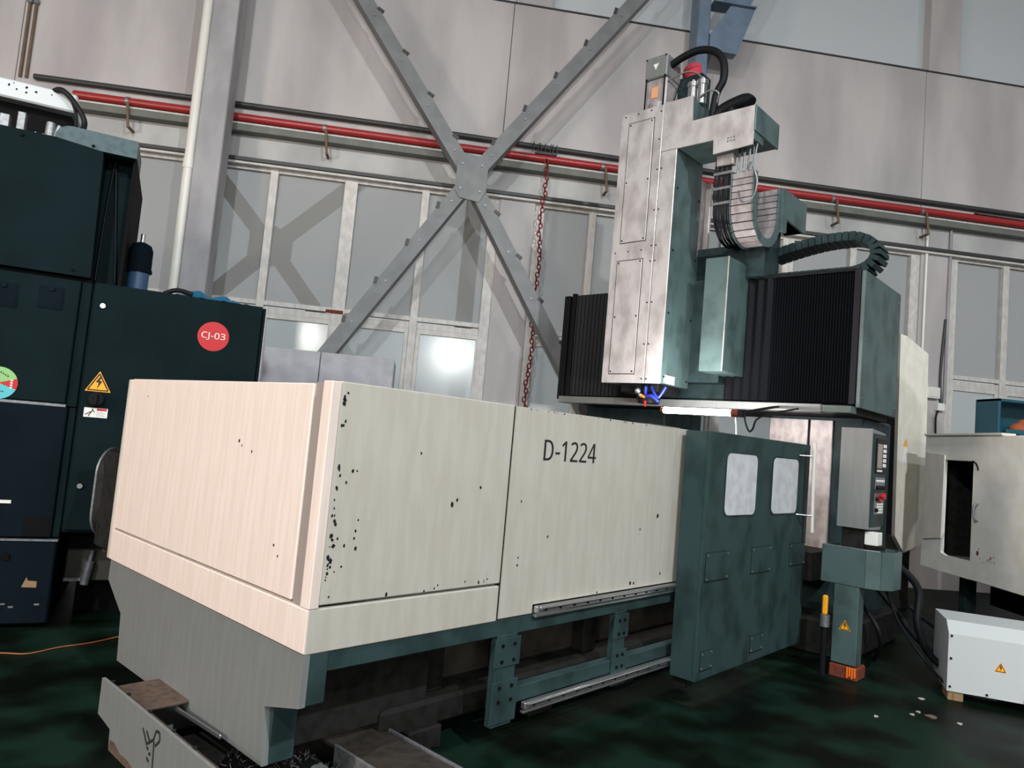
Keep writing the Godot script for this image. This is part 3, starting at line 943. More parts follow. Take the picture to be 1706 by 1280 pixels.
func spindle_head() -> void:
	thing("spindle_head", "tall steel-fronted spindle head with a motor on top hanging from the bridge", "spindle head", GANTRY, Vector3(6.05, 2.2, -3.87))
	# ram housing, green flanks with a worn steel front
	var body := bx("ram_housing", [5.80, 2.235, -4.195, 6.31, 4.93, -3.545], M.green_paint)
	var fc := bx("front_cover", [5.785, 2.23, -4.20, 5.80, 4.945, -3.715], M.steel_cover, null, 0.003)
	bx("front_strip", [5.785, 2.23, -3.708, 5.80, 4.465, -3.54], M.steel_cover, null, 0.003)
	for a in [[3.615, 4.83, -4.10, -3.815], [2.32, 3.43, -4.115, -3.83]]:
		bx("access_panel", [5.779, a[0], a[2], 5.786, a[1], a[3]], M.steel_cover, fc, 0.002)
		bx("panel_gap", [5.7842, a[0] - 0.008, a[2] - 0.008, 5.786, a[1] + 0.008, a[3] + 0.008], M.dark_iron, fc, 0.0)
		for q in [[a[0] + 0.02, a[2] + 0.02], [a[0] + 0.02, a[3] - 0.02], [a[1] - 0.02, a[2] + 0.02], [a[1] - 0.02, a[3] - 0.02], [(a[0] + a[1]) / 2, a[2] + 0.02], [(a[0] + a[1]) / 2, a[3] - 0.02]]:
			var s := MB.new()
			s.cyl(Vector3(5.782, q[0], q[1]), Vector3(5.774, q[0], q[1]), 0.008, -1, 8)
			part("screw", s, M.black_gap, fc)
	var m := MB.new()
	for y in [2.27, 2.6, 3.0, 3.4, 3.55, 3.9, 4.3, 4.6, 4.88]:
		for z in [-3.74, -3.69]:
			if y > 4.45 and z > -3.7: continue
			m.cyl(Vector3(5.787, y, z), Vector3(5.779, y, z), 0.007, -1, 8)
	for z in [-4.15, -4.0, -3.85]:
		m.cyl(Vector3(5.787, 4.915, z), Vector3(5.779, 4.915, z), 0.007, -1, 8)
		m.cyl(Vector3(5.787, 3.52, z), Vector3(5.779, 3.52, z), 0.007, -1, 8)
	stuff(part("cover_screws", m, M.black_gap, fc))
	m = MB.new()
	for y in [2.3, 2.9, 3.5, 4.1]:
		for x in [5.85, 6.27]:
			m.cyl(Vector3(x, y, -3.546), Vector3(x, y, -3.537), 0.009, -1, 8)
	stuff(part("side_screws", m, M.black_gap, body))
	bx("maker_plate", [5.86, 2.24, -3.546, 6.05, 2.32, -3.541], M.lavender_grey, body, 0.001)
	# overhanging arm
	m = MB.new()
	m.prism([Vector2(-3.71, 4.95), Vector2(-3.405, 4.95), Vector2(-3.395, 4.70), Vector2(-2.785, 4.70), Vector2(-2.785, 4.345), Vector2(-3.16, 4.33), Vector2(-3.165, 4.465), Vector2(-3.71, 4.47)], "x", 5.785, 5.80)
	part("arm_front", m, M.steel_cover)
	m = MB.new()
	m.box(5.80, 4.475, -3.54, 6.28, 4.70, -2.79, 0.003)
	m.box(5.80, 4.68, -3.545, 6.12, 4.945, -3.408, 0.003)
	var arm := part("arm", m, M.green_paint)
	bx("arm_end_plate", [5.80, 4.40, -2.80, 6.0, 4.48, -2.785], M.green_paint, arm)
	bx("arm_end_plate", [5.79, 4.47, -2.795, 6.285, 4.703, -2.772], M.green_paint, arm)
	m = MB.new()
	for z in [-3.02, -2.99, -2.96]:
		m.cyl(Vector3(5.787, 4.42, z), Vector3(5.778, 4.42, z), 0.007, -1, 8)
		m.cyl(Vector3(5.787, 4.45, z), Vector3(5.778, 4.45, z), 0.007, -1, 8)
	stuff(part("arm_screws", m, M.dull_steel, arm))
	# saddle behind
	bx("saddle", [6.31, 2.3, -4.05, 6.47, 3.55, -3.23], M.dark_green_paint)
	bx("guide_plate", [6.315, 3.55, -3.63, 6.40, 4.33, -3.548], M.stained_steel)
	bx("guide_plate", [6.42, 3.55, -3.60, 6.46, 4.33, -3.50], M.steel_cover)
	bx("saddle_cover", [6.31, 3.3, -3.54, 6.62, 3.62, -2.85], M.dark_green_paint)
	m = MB.new()
	m.box(5.97, 2.37, -3.26, 6.42, 3.42, -3.025, 0.006)
	var hb := part("pump_cover", m, M.green_paint)
	bx("cover_edge", [5.966, 2.37, -3.036, 5.974, 3.42, -3.024], M.stained_steel, hb, 0.002)
	# motor and junction box on top
	m = MB.new()
	m.box(5.88, 4.95, -4.0, 6.12, 5.30, -3.77, 0.02)
	m.cyl(Vector3(6.0, 4.93, -3.885), Vector3(6.0, 5.04, -3.885), 0.145, -1, 24)
	var mo := part("servo_motor", m, M.stained_steel)
	bx("rating_plate", [5.872, 5.09, -3.93, 5.881, 5.20, -3.86], M.plate_peach, mo, 0.001)
	m = MB.new()
	for z in [-3.99, -3.78]:
		m = MB.new()
		m.cyl(Vector3(5.86, 4.94, z), Vector3(5.86, 5.30, z), 0.008, -1, 6)
		part("tie_rod", m, M.black_gap, mo)
	var jb := bx("junction_box", [5.86, 5.29, -4.015, 6.13, 5.52, -3.765], M.grey_paint, null, 0.012)
	m = MB.new()
	m.prism([Vector2(-3.92, 5.435), Vector2(-3.86, 5.435), Vector2(-3.89, 5.375)], "x", 5.856, 5.861)
	part("arrow_mark", m, M.sign_white, jb)
	for q in [[5.50, -4.0], [5.50, -3.78]]:
		m = MB.new()
		m.cyl(Vector3(5.862, q[0], q[1]), Vector3(5.852, q[0], q[1]), 0.009, -1, 8)
		part("screw", m, M.dark_iron, jb)
	# counterweight cylinder heads
	m = MB.new()
	for z in [-3.51, -3.41]:
		m.cyl(Vector3(5.95, 4.93, z), Vector3(5.95, 5.13, z), 0.046, -1, 16)
		m.cyl(Vector3(5.95, 5.12, z), Vector3(5.95, 5.165, z), 0.056, -1, 16)
		m.cyl(Vector3(5.95, 5.16, z), Vector3(5.95, 5.20, z), 0.016, -1, 8)
	part("balance_cylinder", m, M.bright_steel)
	bx("valve_block", [6.12, 4.93, -3.80, 6.30, 5.36, -3.52], M.dark_green_paint)
	m = MB.new()
	m.ball(Vector3(6.20, 5.44, -3.68), Vector3(0.05, 0.10, 0.11))
	part("red_rag", m, M.rag_pink)
	# hoses
	m = MB.new()
	m.tube([Vector3(5.95, 5.43, -3.765), Vector3(5.95, 5.47, -3.65), Vector3(5.95, 5.49, -3.48), Vector3(5.95, 5.43, -3.31), Vector3(5.95, 5.30, -3.21), Vector3(5.95, 5.12, -3.195), Vector3(5.95, 4.98, -3.26), Vector3(5.97, 4.72, -3.30)], 0.036, 12, 5)
	part("thick_hose", m, M.black_rubber)
	m = MB.new()
	m.tube([Vector3(5.90, 5.10, -3.95), Vector3(5.90, 5.22, -3.83), Vector3(5.92, 5.29, -3.6), Vector3(5.94, 5.26, -3.48), Vector3(5.95, 5.18, -3.41)], 0.008, 6, 5)
	part("thin_hose", m, M.dull_steel)
	m = MB.new()
	m.tube([Vector3(6.0, 5.0, -3.76), Vector3(6.0, 5.2, -3.70), Vector3(6.05, 5.3, -3.64), Vector3(6.1, 5.05, -3.6)], 0.006, 6, 4)
	part("thin_hose", m, M.black_rubber)
	m = MB.new()
	m.tube([Vector3(5.9, 4.98, -3.40), Vector3(5.9, 5.02, -3.30), Vector3(5.92, 4.98, -3.22), Vector3(5.95, 4.9, -3.25)], 0.01, 6, 4)
	part("thin_hose", m, M.dull_steel)
	m = MB.new()
	m.tube([Vector3(6.0, 4.72, -3.30), Vector3(6.0, 4.83, -3.22), Vector3(6.0, 4.88, -3.0), Vector3(6.0, 4.84, -2.94)], 0.065, 12, 4)
	m.cyl(Vector3(6.0, 4.70, -3.18), Vector3(6.0, 4.84, -3.10), 0.05, -1, 10)
	part("elbow_hose", m, M.black_rubber)
	# spindle nose with its coolant nozzles
	m = MB.new()
	m.box(5.86, 2.15, -4.02, 6.26, 2.24, -3.60, 0.01)
	m.cyl(Vector3(6.06, 2.16, -3.82), Vector3(6.06, 2.06, -3.82), 0.13, 0.10, 20)
	part("spindle_nose", m, M.black_plastic)
	m = MB.new()
	m.ball(Vector3(5.83, 2.16, -3.80), Vector3(0.03, 0.03, 0.03))
	m.ball(Vector3(5.83, 2.12, -3.77), Vector3(0.02, 0.02, 0.02))
	part("nozzle_ball", m, M.bright_steel)
	m = MB.new()
	m.tube([Vector3(5.84, 2.2, -3.72), Vector3(5.82, 2.12, -3.70), Vector3(5.80, 2.11, -3.62), Vector3(5.82, 2.06, -3.56)], 0.016, 8, 4)
	m.tube([Vector3(5.84, 2.2, -3.66), Vector3(5.80, 2.14, -3.60), Vector3(5.80, 2.10, -3.55), Vector3(5.83, 2.2, -3.50)], 0.013, 8, 4)
	part("coolant_hose", m, M.hose_blue)
	m = MB.new()
	m.cyl(Vector3(5.81, 2.115, -3.745), Vector3(5.81, 2.10, -3.71), 0.018, 0.010, 8)
	part("nozzle_tip", m, M.orange)
	m = MB.new()
	m.cyl(Vector3(5.81, 2.06, -3.70), Vector3(5.79, 2.01, -3.68), 0.014, 0.006, 8)
	part("nozzle_tip", m, M.sign_red)

	# tube light under the head
	var o := thing("work_light", "glowing white tube light under the bridge beside the spindle nose", "lamp", GANTRY, Vector3(5.55, 1.97, -3.0))
	m = MB.new()
	m.cyl(Vector3(5.55, 1.970, -3.33), Vector3(5.55, 1.970, -2.70), 0.027, -1, 16)
	part("light_tube", m, M.tube_glow)
	m = MB.new()
	m.cyl(Vector3(5.55, 1.970, -2.70), Vector3(5.55, 1.970, -2.64), 0.032, -1, 12)
	m.cyl(Vector3(5.55, 1.970, -3.36), Vector3(5.55, 1.970, -3.33), 0.024, -1, 12)
	part("end_cap", m, M.rust)
	m = MB.new()
	m.tube([Vector3(5.55, 1.97, -2.63), Vector3(5.8, 2.02, -2.60), Vector3(6.2, 2.08, -2.62), Vector3(6.30, 2.09, -2.63)], 0.012, 6, 3)
	m.box(5.53, 1.94, -2.645, 5.60, 2.0, -2.60)
	part("support_arm", m, M.black_plastic)
	m = MB.new()
	m.tube([Vector3(5.56, 1.95, -2.67), Vector3(5.56, 1.90, -2.665), Vector3(5.57, 1.80, -2.66), Vector3(5.57, 1.72, -2.66)], 0.006, 6, 3)
	part("pull_cord", m, M.pipe_white)
	m = MB.new()
	m.tube([Vector3(5.56, 1.98, -2.60), Vector3(5.56, 1.90, -2.585), Vector3(5.56, 1.83, -2.55), Vector3(5.56, 1.85, -2.52), Vector3(5.58, 1.95, -2.47), Vector3(6.28, 2.08, -2.45)], 0.008, 6, 4)
	part("supply_cable", m, M.black_plastic)
	area(Vector3(5.55, 1.938, -3.015), Vector3(0, -1, 0), Vector2(0.6, 0.04), Color(1, 0.98, 0.97), 1.4, o)
	area(Vector3(5.568, 2.0, -3.015), Vector3(0.45, 0.9, 0), Vector2(0.6, 0.04), Color(1, 0.98, 0.97), 2.6, o)
	area(Vector3(5.565, 2.0, -3.34), Vector3(0.35, 0.45, -0.85), Vector2(0.06, 0.06), Color(1, 0.98, 0.97), 0.7, o)

func link_path(path: Array, width_axis: Vector3, width: float, thick: float, mt: Material, called: String) -> void:
	for i in path.size() - 1:
		var p: Vector3 = path[i]
		var q: Vector3 = path[i + 1]
		var y := (q - p).normalized()
		var z := width_axis.cross(y).normalized()
		var m := MB.new()
		m.obox(Transform3D(Basis(width_axis, y, z), (p + q) / 2), Vector3(width / 2, p.distance_to(q) / 2 - 0.003, thick / 2), 0.004)
		part(called, m, mt)

func energy_chains() -> void:
	# vertical U between the arm and the bracket
	thing("cable_chain", "hanging U-shaped cable chain below the arm of the spindle head", "cable chain", GANTRY, Vector3(6.15, 3.5, -2.9), "cable chains of the gantry machine")
	var path := []
	for i in 6:
		path.append(Vector3(5.90, 4.15 - i * 0.06, -2.9))
	for i in range(1, 13):
		var a := PI * i / 12.0
		path.append(Vector3(6.17 - 0.27 * cos(a), 3.85 - 0.28 * sin(a), -2.9))
	for i in range(1, 6):
		path.append(Vector3(6.44, 3.85 + i * 0.06, -2.9))
	link_path(path, Vector3(0, 0, 1), 0.20, 0.045, M.stained_steel, "chain_link")
	var m := MB.new()
	for i in path.size() - 1:
		m.beam(path[i] + Vector3(0, 0, 0.105), path[i + 1] + Vector3(0, 0, 0.105), 0.075, 0.012, Vector3(0, 0, 1), 0.002)
		m.beam(path[i] - Vector3(0, 0, 0.105), path[i + 1] - Vector3(0, 0, 0.105), 0.075, 0.012, Vector3(0, 0, 1), 0.002)
	part("side_band", m, M.green_paint)
	m = MB.new()
	for k in 7:
		var z := -3.03 - k * 0.024
		var pts := [Vector3(5.90, 4.34, z), Vector3(5.89, 4.1, z + 0.004 * sin(k * 3.0)), Vector3(5.90, 3.86, z)]
		for i in range(1, 7):
			var a := PI * i / 12.0
			pts.append(Vector3(6.17 - 0.27 * cos(a), 3.86 - (0.28 + 0.01 * (k % 3)) * sin(a), z))
		pts.append(Vector3(6.36, 3.62, z))
		m.tube(pts, 0.011, 6, 2)
	stuff(part("cables", m, M.black_rubber))
	m = MB.new()
	for y in [4.16, 4.02, 3.88]:
		m.box(5.872, y, -3.19, 5.884, y + 0.025, -3.005, 0.003)
	part("cable_clamps", m, M.dull_steel)
	m = MB.new()
	for k in 8:
		var z := -2.98 + k * 0.024
		m.tube([Vector3(5.92, 4.46, z + 0.02 * sin(k * 2.0)), Vector3(5.92, 4.30, z + 0.01 * cos(k * 3.0)), Vector3(5.915, 4.10, z)], 0.009, 6, 3)
	m.tube([Vector3(5.87, 4.16, -2.86), Vector3(5.84, 4.2, -2.81), Vector3(5.86, 4.05, -2.76), Vector3(5.87, 3.95, -2.77)], 0.010, 6, 4)
	m.tube([Vector3(5.87, 3.98, -2.93), Vector3(5.83, 3.86, -2.88), Vector3(5.84, 3.86, -2.80), Vector3(5.87, 3.95, -2.77)], 0.007, 6, 4)
	stuff(part("loose_wires", m, M.dull_steel))
	bx("top_clamp", [5.86, 4.24, -3.16, 5.93, 4.345, -3.0], M.stained_steel)

	thing("chain_bracket", "grey-green box bracket that holds the end of the hanging cable chain", "bracket", GANTRY, Vector3(6.75, 3.3, -2.88))
	m = MB.new()
	m.box(6.475, 3.89, -2.99, 7.03, 4.165, -2.965)
	m.box(6.475, 4.14, -2.99, 7.03, 4.165, -2.78)
	m.prism([Vector2(6.47, 4.165), Vector2(7.03, 4.165), Vector2(7.03, 3.87), Vector2(6.57, 3.89), Vector2(6.57, 3.76), Vector2(6.47, 3.74)], "z", -2.79, -2.77)
	m.box(6.472, 3.75, -2.985, 6.49, 4.16, -2.775)
	m.box(7.01, 3.88, -2.985, 7.03, 4.16, -2.775)
	part("bracket_box", m, M.green_paint)
	bx("bracket_post", [6.62, 3.285, -3.02, 6.86, 4.0, -2.945], M.dark_green_paint)

	# horizontal chain on top of the bridge
	thing("cable_chain", "dark green cable chain lying bent over along the top of the bridge", "cable chain", GANTRY, Vector3(6.72, 3.3, -2.5), "cable chains of the gantry machine")
	path = []
	for i in 14:
		path.append(Vector3(6.72, 3.57 + 0.10 * sin(PI * 0.62 * i / 13.0), -2.93 + i * 0.06))
	var c := Vector3(6.72, 3.50, -2.15)
	for i in range(1, 9):
		var a := PI / 2 - PI * i / 9.0
		path.append(c + Vector3(0, 0.145 * sin(a), 0.17 * cos(a)))
	for i in 13:
		path.append(Vector3(6.72, 3.345, -2.16 - i * 0.06))
	link_path(path, Vector3(1, 0, 0), 0.26, 0.085, M.dark_green_paint, "chain_link")

# ------------------------------------------------------------------ operator pendant
func pendant() -> void:
	thing("operator_panel", "grey operator panel with a small screen and red stop button beside the bridge", "control panel", GANTRY, Vector3(6.15, 1.0, -1.87))
	var m := MB.new()
	m.prism([Vector2(6.0, 1.15), Vector2(6.0, 1.925), Vector2(6.33, 1.905), Vector2(6.36, 1.88), Vector2(6.36, 1.20), Vector2(6.30, 1.14)], "z", -1.985, -1.755)
	part("cabinet", m, M.grey_paint)
	m = MB.new()
	m.box(6.02, 1.17, -1.757, 6.345, 1.89, -1.744, 0.004)
	var f := part("face_plate", m, M.dark_green_paint)
	var Z := -1.744
	bx("screen_bezel", [6.065, 1.585, Z, 6.315, 1.855, Z + 0.008], M.black_plastic, f, 0.003)
	bx("screen", [6.085, 1.625, Z + 0.008, 6.205, 1.815, Z + 0.010], M.screen_glass, f, 0.001)
	for r in 5:
		for c in 2:
			bx("key", [6.225 + c * 0.042, 1.635 + r * 0.038, Z + 0.008, 6.257 + c * 0.042, 1.663 + r * 0.038, Z + 0.013], M.sign_white, f, 0.002)
	for c in 5:
		bx("soft_key", [6.085 + c * 0.027, 1.597, Z + 0.008, 6.105 + c * 0.027, 1.612, Z + 0.012], M.sign_white, f, 0.002)
	bx("button_plate", [6.075, 1.46, Z, 6.31, 1.555, Z + 0.006], M.dull_steel, f, 0.003)
	for c in 5:
		m = MB.new()
		m.cyl(Vector3(6.10 + c * 0.045, 1.475, Z + 0.004), Vector3(6.10 + c * 0.045, 1.475, Z + 0.024), 0.016, 0.012, 12)
		part("knob", m, M.black_plastic, f)
	for c in 5:
		m = MB.new()
		m.cyl(Vector3(6.10 + c * 0.045, 1.525, Z + 0.004), Vector3(6.10 + c * 0.045, 1.525, Z + 0.012), 0.010, -1, 10)
		part("indicator", m, M.sign_white, f)
	bx("button_plate", [6.075, 1.265, Z, 6.31, 1.43, Z + 0.005], M.dull_steel, f, 0.003)
	m = MB.new()
	m.cyl(Vector3(6.19, 1.41, Z + 0.004), Vector3(6.19, 1.41, Z + 0.03), 0.016, -1, 12)
	m.cyl(Vector3(6.19, 1.41, Z + 0.03), Vector3(6.19, 1.41, Z + 0.048), 0.030, 0.024, 16)
	part("stop_button", m, M.sign_red, f)
	m = MB.new()
	m.cyl(Vector3(6.165, 1.375, Z + 0.004), Vector3(6.165, 1.375, Z + 0.025), 0.015, -1, 12)
	part("push_button", m, M.sign_red, f)
	for q in [[6.11, 1.385], [6.26, 1.40], [6.29, 1.40], [6.10, 1.30]]:
		m = MB.new()
		m.cyl(Vector3(q[0], q[1], Z + 0.004), Vector3(q[0], q[1], Z + 0.026), 0.016, 0.012, 12)
		part("knob", m, M.black_plastic, f)
	for r in 4:
		for c in 4:
			bx("key", [6.135 + c * 0.038, 1.275 + r * 0.021, Z + 0.004, 6.165 + c * 0.038, 1.290 + r * 0.021, Z + 0.010], M.sign_white, f, 0.002)
	bx("neck", [6.05, 0.97, -1.96, 6.22, 1.16, -1.80], M.dark_iron)
	bx("terminal_box", [6.06, 1.03, -1.795, 6.18, 1.13, -1.70], M.sign_white)
	m = MB.new()
	for i in 5:
		m.box(6.06 + i * 0.03, 0.995, -1.79 + 0.01 * i, 6.085 + i * 0.03, 1.03, -1.68, 0.003)
	part("cable_glands", m, M.black_plastic)

	thing("panel_stand", "grey-green shelf bin on a narrow post with warning triangle below the operator panel", "stand", GANTRY, Vector3(6.15, 0, -1.87))
	m = MB.new()
	var outline := [Vector2(6.0, -2.08), Vector2(6.0, -1.76), Vector2(6.04, -1.66), Vector2(6.12, -1.60), Vector2(6.30, -1.59), Vector2(6.38, -1.65), Vector2(6.38, -2.08)]
	m.prism(outline, "y", 0.705, 0.725)
	for i in outline.size():
		var a: Vector2 = outline[i]
		var b: Vector2 = outline[(i + 1) % outline.size()]
		m.beam(Vector3(a.x, 0.85, a.y), Vector3(b.x, 0.85, b.y), 0.285, 0.012, Vector3(b.y - a.y, 0, a.x - b.x).normalized(), 0.002)
	part("bin", m, M.green_paint)
	m = MB.new()
	m.tube([Vector3(6.0, 0.993, -2.08), Vector3(6.0, 0.993, -1.78), Vector3(6.04, 0.993, -1.67)], 0.006, 6, 4)
	part("bin_rim", m, M.dull_steel)
	bx("bin_floor_clutter", [6.02, 0.725, -2.06, 6.36, 0.965, -1.70], M.dark_iron)
	var p := bx("post", [6.0, 0.11, -1.98, 6.13, 0.71, -1.795], M.green_paint, null, 0.006)
	warning(Vector3(5.999, 0.40, -1.885), 0.085, "x", p)
	bx("base_block", [6.0, 0.0, -1.99, 6.2, 0.10, -1.78], M.rust, null, 0.01)
	m = MB.new()
	for i in 4:
		m.box(5.985, 0.02 + 0.012 * (i % 2), -1.855 + i * 0.018, 6.0, 0.10, -1.842 + i * 0.018, 0.002)
	part("reflective_tape", m, M.orange)
	# lubricator standing next to the post
	thing("grease_pump", "slim dark grease pump with a yellow cap standing beside the panel post", "pump", GANTRY, Vector3(6.0, 0, -2.04))
	m = MB.new()
	m.cyl(Vector3(6.0, 0.0, -2.035), Vector3(6.0, 0.36, -2.035), 0.024, -1, 14)
	part("barrel", m, M.black_plastic)
	m = MB.new()
	m.cyl(Vector3(6.0, 0.36, -2.035), Vector3(6.0, 0.45, -2.035), 0.036, -1, 14)
	part("pump_head", m, M.dull_steel)
	m = MB.new()
	m.box(5.985, 0.45, -2.06, 6.02, 0.60, -2.02, 0.01)
	part("yellow_cap", m, M.sign_yellow)

	# black hoses that trail from the panel over the floor
	var i := 0
	for h in [
		[[6.35, 0.9, -1.65], [6.45, 0.72, -1.50], [6.40, 0.45, -1.48], [6.5, 0.20, -1.38], [6.65, 0.06, -1.1], [6.75, 0.05, -0.8]],
		[[6.3, 0.72, -1.70], [6.35, 0.45, -1.60], [6.4, 0.2, -1.42], [6.3, 0.06, -1.2], [6.35, 0.05, -0.95]],
		[[6.5, 0.75, -1.9], [6.6, 0.5, -1.7], [6.7, 0.25, -1.5], [6.9, 0.12, -1.2], [7.0, 0.06, -0.8]],
		[[6.4, 0.6, -1.95], [6.3, 0.4, -1.75], [6.35, 0.25, -1.72], [6.5, 0.1, -1.8], [6.8, 0.05, -1.9]],
		[[6.6, 0.55, -1.6], [6.75, 0.38, -1.4], [6.95, 0.30, -1.2], [7.15, 0.24, -0.95], [7.3, 0.05, -0.7]]]:
		var labels := ["thick black hose drooping from the panel stand to the white floor box", "thin black cable curving down onto the green floor", "black hose hanging behind the panel stand toward the dark gap", "short black hose coiled low behind the post", "slack black cable reaching across the gap below the white machine"]
		thing("floor_hose", labels[i], "hose", GANTRY, Vector3(h[4][0], 0, h[4][2]), "black hoses behind the panel stand")
		m = MB.new()
		var pts := []
		for q in h:
			pts.append(Vector3(q[0], q[1], q[2]))
		m.tube(pts, [0.028, 0.010, 0.02, 0.018, 0.015][i], 8, 6)
		part("hose", m, M.black_rubber)
		i += 1

# ------------------------------------------------------------------ machine on the left
func screw_head(called: String, x: float, y: float, z: float, r: float, mt: Material, parent: Node3D = null) -> void:
	var m := MB.new()
	m.cyl(Vector3(x, y, z), Vector3(x, y, z + 0.012), r, r * 0.85, 14)
	part(called, m, mt, parent)

func left_machine() -> void:
	var Z := -6.013
	thing("left_machine", "dark teal machine tool cut off by the left edge of the photo", "machine", LEFT_MACHINE, Vector3(-1.5, 0, -6.5))
	bx("base", [-3.2, 0.03, -7.4, -0.612, 0.60, Z], M.navy_paint, null, 0.012)
	bx("plinth", [-3.2, 0.0, -7.4, -0.70, 0.06, Z - 0.15], M.black_gap, null, 0.0)
	bx("ledge_strip", [-3.2, 0.600, -7.3, -0.605, 0.614, Z + 0.008], M.dull_steel, null, 0.002)
	var ld := bx("lower_door", [-1.75, 0.625, -7.3, -0.655, 1.545, Z], M.navy_paint, null, 0.008)
	bx("lower_door", [-3.2, 0.625, -7.3, -1.77, 1.545, Z], M.navy_paint, null, 0.008)
	bx("door_frame_post", [-0.650, 0.625, -7.3, -0.605, 1.545, Z - 0.02], M.teal_paint, null, 0.006)
	bx("crack_line", [-3.2, 1.545, -7.3, -0.67, 1.566, Z - 0.004], M.dull_steel, null, 0.002)
	var ud := bx("upper_door", [-3.2, 1.57, -7.3, -0.675, 2.455, Z], M.teal_paint, null, 0.008)
	bx("door_frame_post", [-0.672, 1.55, -7.3, -0.605, 2.455, Z - 0.02], M.teal_paint, null, 0.006)
	bx("shadow_gap", [-3.2, 2.455, -7.3, -0.62, 2.49, Z - 0.06], M.black_gap, null, 0.0)
	for a in [[-0.925, 2.225, -0.768, 2.39], [-1.22, 2.20, -1.04, 2.37]]:
		var q := bx("latch_recess", [a[0], a[1], Z - 0.01, a[2], a[3], Z + 0.003], M.navy_paint, ud, 0.002)
		bx("recess_frame", [a[0] + 0.012, a[1] + 0.012, Z, a[2] - 0.012, a[3] - 0.012, Z + 0.005], M.navy_paint, ud, 0.001)
		screw_head("lock", (a[0] + a[2]) / 2, a[3] - 0.02, Z + 0.004, 0.018, M.teal_paint, ud)
	for a in [[-0.83, 0.635, -0.65, 0.775], [-1.12, 0.66, -0.95, 0.80]]:
		bx("grip_recess", [a[0], a[1], Z - 0.01, a[2] - 0.02, a[3], Z + 0.003], M.black_gap, ld, 0.002)
	bx("name_label", [-0.985, 0.855, Z, -0.915, 0.878, Z + 0.003], M.sign_white, ld, 0.001)
	# round sticker: green, red, blue
	var c := Vector3(-1.085, 1.675, Z + 0.001)
	for s in [[20.0, 150.0, "sign_green"], [-20.0, 20.0, "sign_red"], [-150.0, -20.0, "sign_blue"], [150.0, 210.0, "sign_white"]]:
		var pts := [Vector2(c.x, c.y)]
		for i in 13:
			var a: float = deg_to_rad(lerpf(s[0], s[1], i / 12.0))
			pts.append(Vector2(c.x + 0.114 * cos(a), c.y + 0.112 * sin(a)))
		var m := MB.new()
		m.prism(pts, "z", c.z, c.z + 0.002)
		part("dial_sticker", m, M[s[2]], ud)
	for i in 4:
		bx("printed_stroke", [c.x + 0.070, c.y - 0.032 + i * 0.017, c.z + 0.002, c.x + 0.084, c.y - 0.022 + i * 0.017, c.z + 0.0028], M.sign_white, ud, 0.0)
		bx("printed_stroke", [c.x + 0.005 + i * 0.014, c.y + 0.070 - i * 0.008, c.z + 0.002, c.x + 0.014 + i * 0.014, c.y + 0.079 - i * 0.008, c.z + 0.0028], M.ink, ud, 0.0)
	for i in 3:
		bx("printed_stroke", [c.x + 0.0 + i * 0.014, c.y - 0.062, c.z + 0.002, c.x + 0.008 + i * 0.014, c.y - 0.053, c.z + 0.0028], M.ink, ud, 0.0)
	# torn sticker and scratches on the base
	var m := MB.new()
	m.prism([Vector2(-0.79, 0.285), Vector2(-0.70, 0.282), Vector2(-0.70, 0.325), Vector2(-0.755, 0.33), Vector2(-0.765, 0.355), Vector2(-0.775, 0.325)], "z", Z, Z + 0.002)
	part("torn_sticker", m, M.wood)
	for a in [[-0.90, 0.165], [-0.85, 0.145], [-0.70, 0.16]]:
		bx("scratch", [a[0], a[1], Z, a[0] + 0.03, a[1] + 0.012, Z + 0.0015], M.dull_steel, null, 0.0005)
	screw_head("plug", -0.90, 0.49, Z, 0.026, M.black_gap)
	# upper housing
	var uh := MB.new()
	uh.prism([Vector2(-3.2, 2.49), Vector2(-0.625, 2.49), Vector2(-0.645, 3.40), Vector2(-0.66, 3.46), Vector2(-0.86, 3.46), Vector2(-3.2, 3.46)], "z", -7.4, Z)
	var head := part("upper_housing", uh, M.teal_paint)
	m = MB.new()
	var pts := [Vector2(-0.43, 3.425), Vector2(-0.43, 3.555), Vector2(-0.80, 3.56)]
	for i in 7:
		var a := PI / 2 + PI / 2 * i / 6.0
		pts.append(Vector2(-0.86 + 0.10 * cos(a), 3.46 + 0.10 * sin(a)))
	pts.append(Vector2(-0.66, 3.425))
	m.prism(pts, "z", -6.5, Z + 0.004)
	part("cast_cap", m, M.worn_teal)
	bx("recessed_side", [-0.64, 2.47, -7.2, -0.455, 3.44, Z - 0.18], M.teal_paint, null, 0.004)
	bx("side_rib", [-0.452, 2.47, -7.2, -0.43, 3.44, Z - 0.05], M.black_gap, null, 0.002)
	m = MB.new()
	m.tube([Vector3(-0.58, 3.42, Z - 0.16), Vector3(-0.60, 3.0, Z - 0.165), Vector3(-0.61, 2.5, Z - 0.16)], 0.008, 6, 3)
	m.tube([Vector3(-0.575, 3.42, Z - 0.16), Vector3(-0.52, 2.9, Z - 0.165), Vector3(-0.48, 2.5, Z - 0.16)], 0.008, 6, 3)
	part("cables", m, M.black_rubber, head)
	screw_head("screw", -0.715, 3.45, Z, 0.012, M.black_gap, head)
	screw_head("screw", -1.15, 3.42, Z, 0.012, M.black_gap, head)
	screw_head("screw", -0.74, 2.53, Z, 0.010, M.black_gap, head)
	# open gearbox gap and the white top bar
	bx("top_plate", [-3.2, 3.46, -7.2, -0.86, 3.48, Z - 0.1], M.black_gap, null, 0.0)
	bx("gear_case", [-3.2, 3.48, -7.2, -0.93, 3.77, -6.42], M.black_gap, null, 0.0)
	m = MB.new()
	m.box(-1.33, 3.48, -6.25, -1.27, 3.60, -6.18)
	part("gear_bracket", m, M.dull_steel)
	m = MB.new()
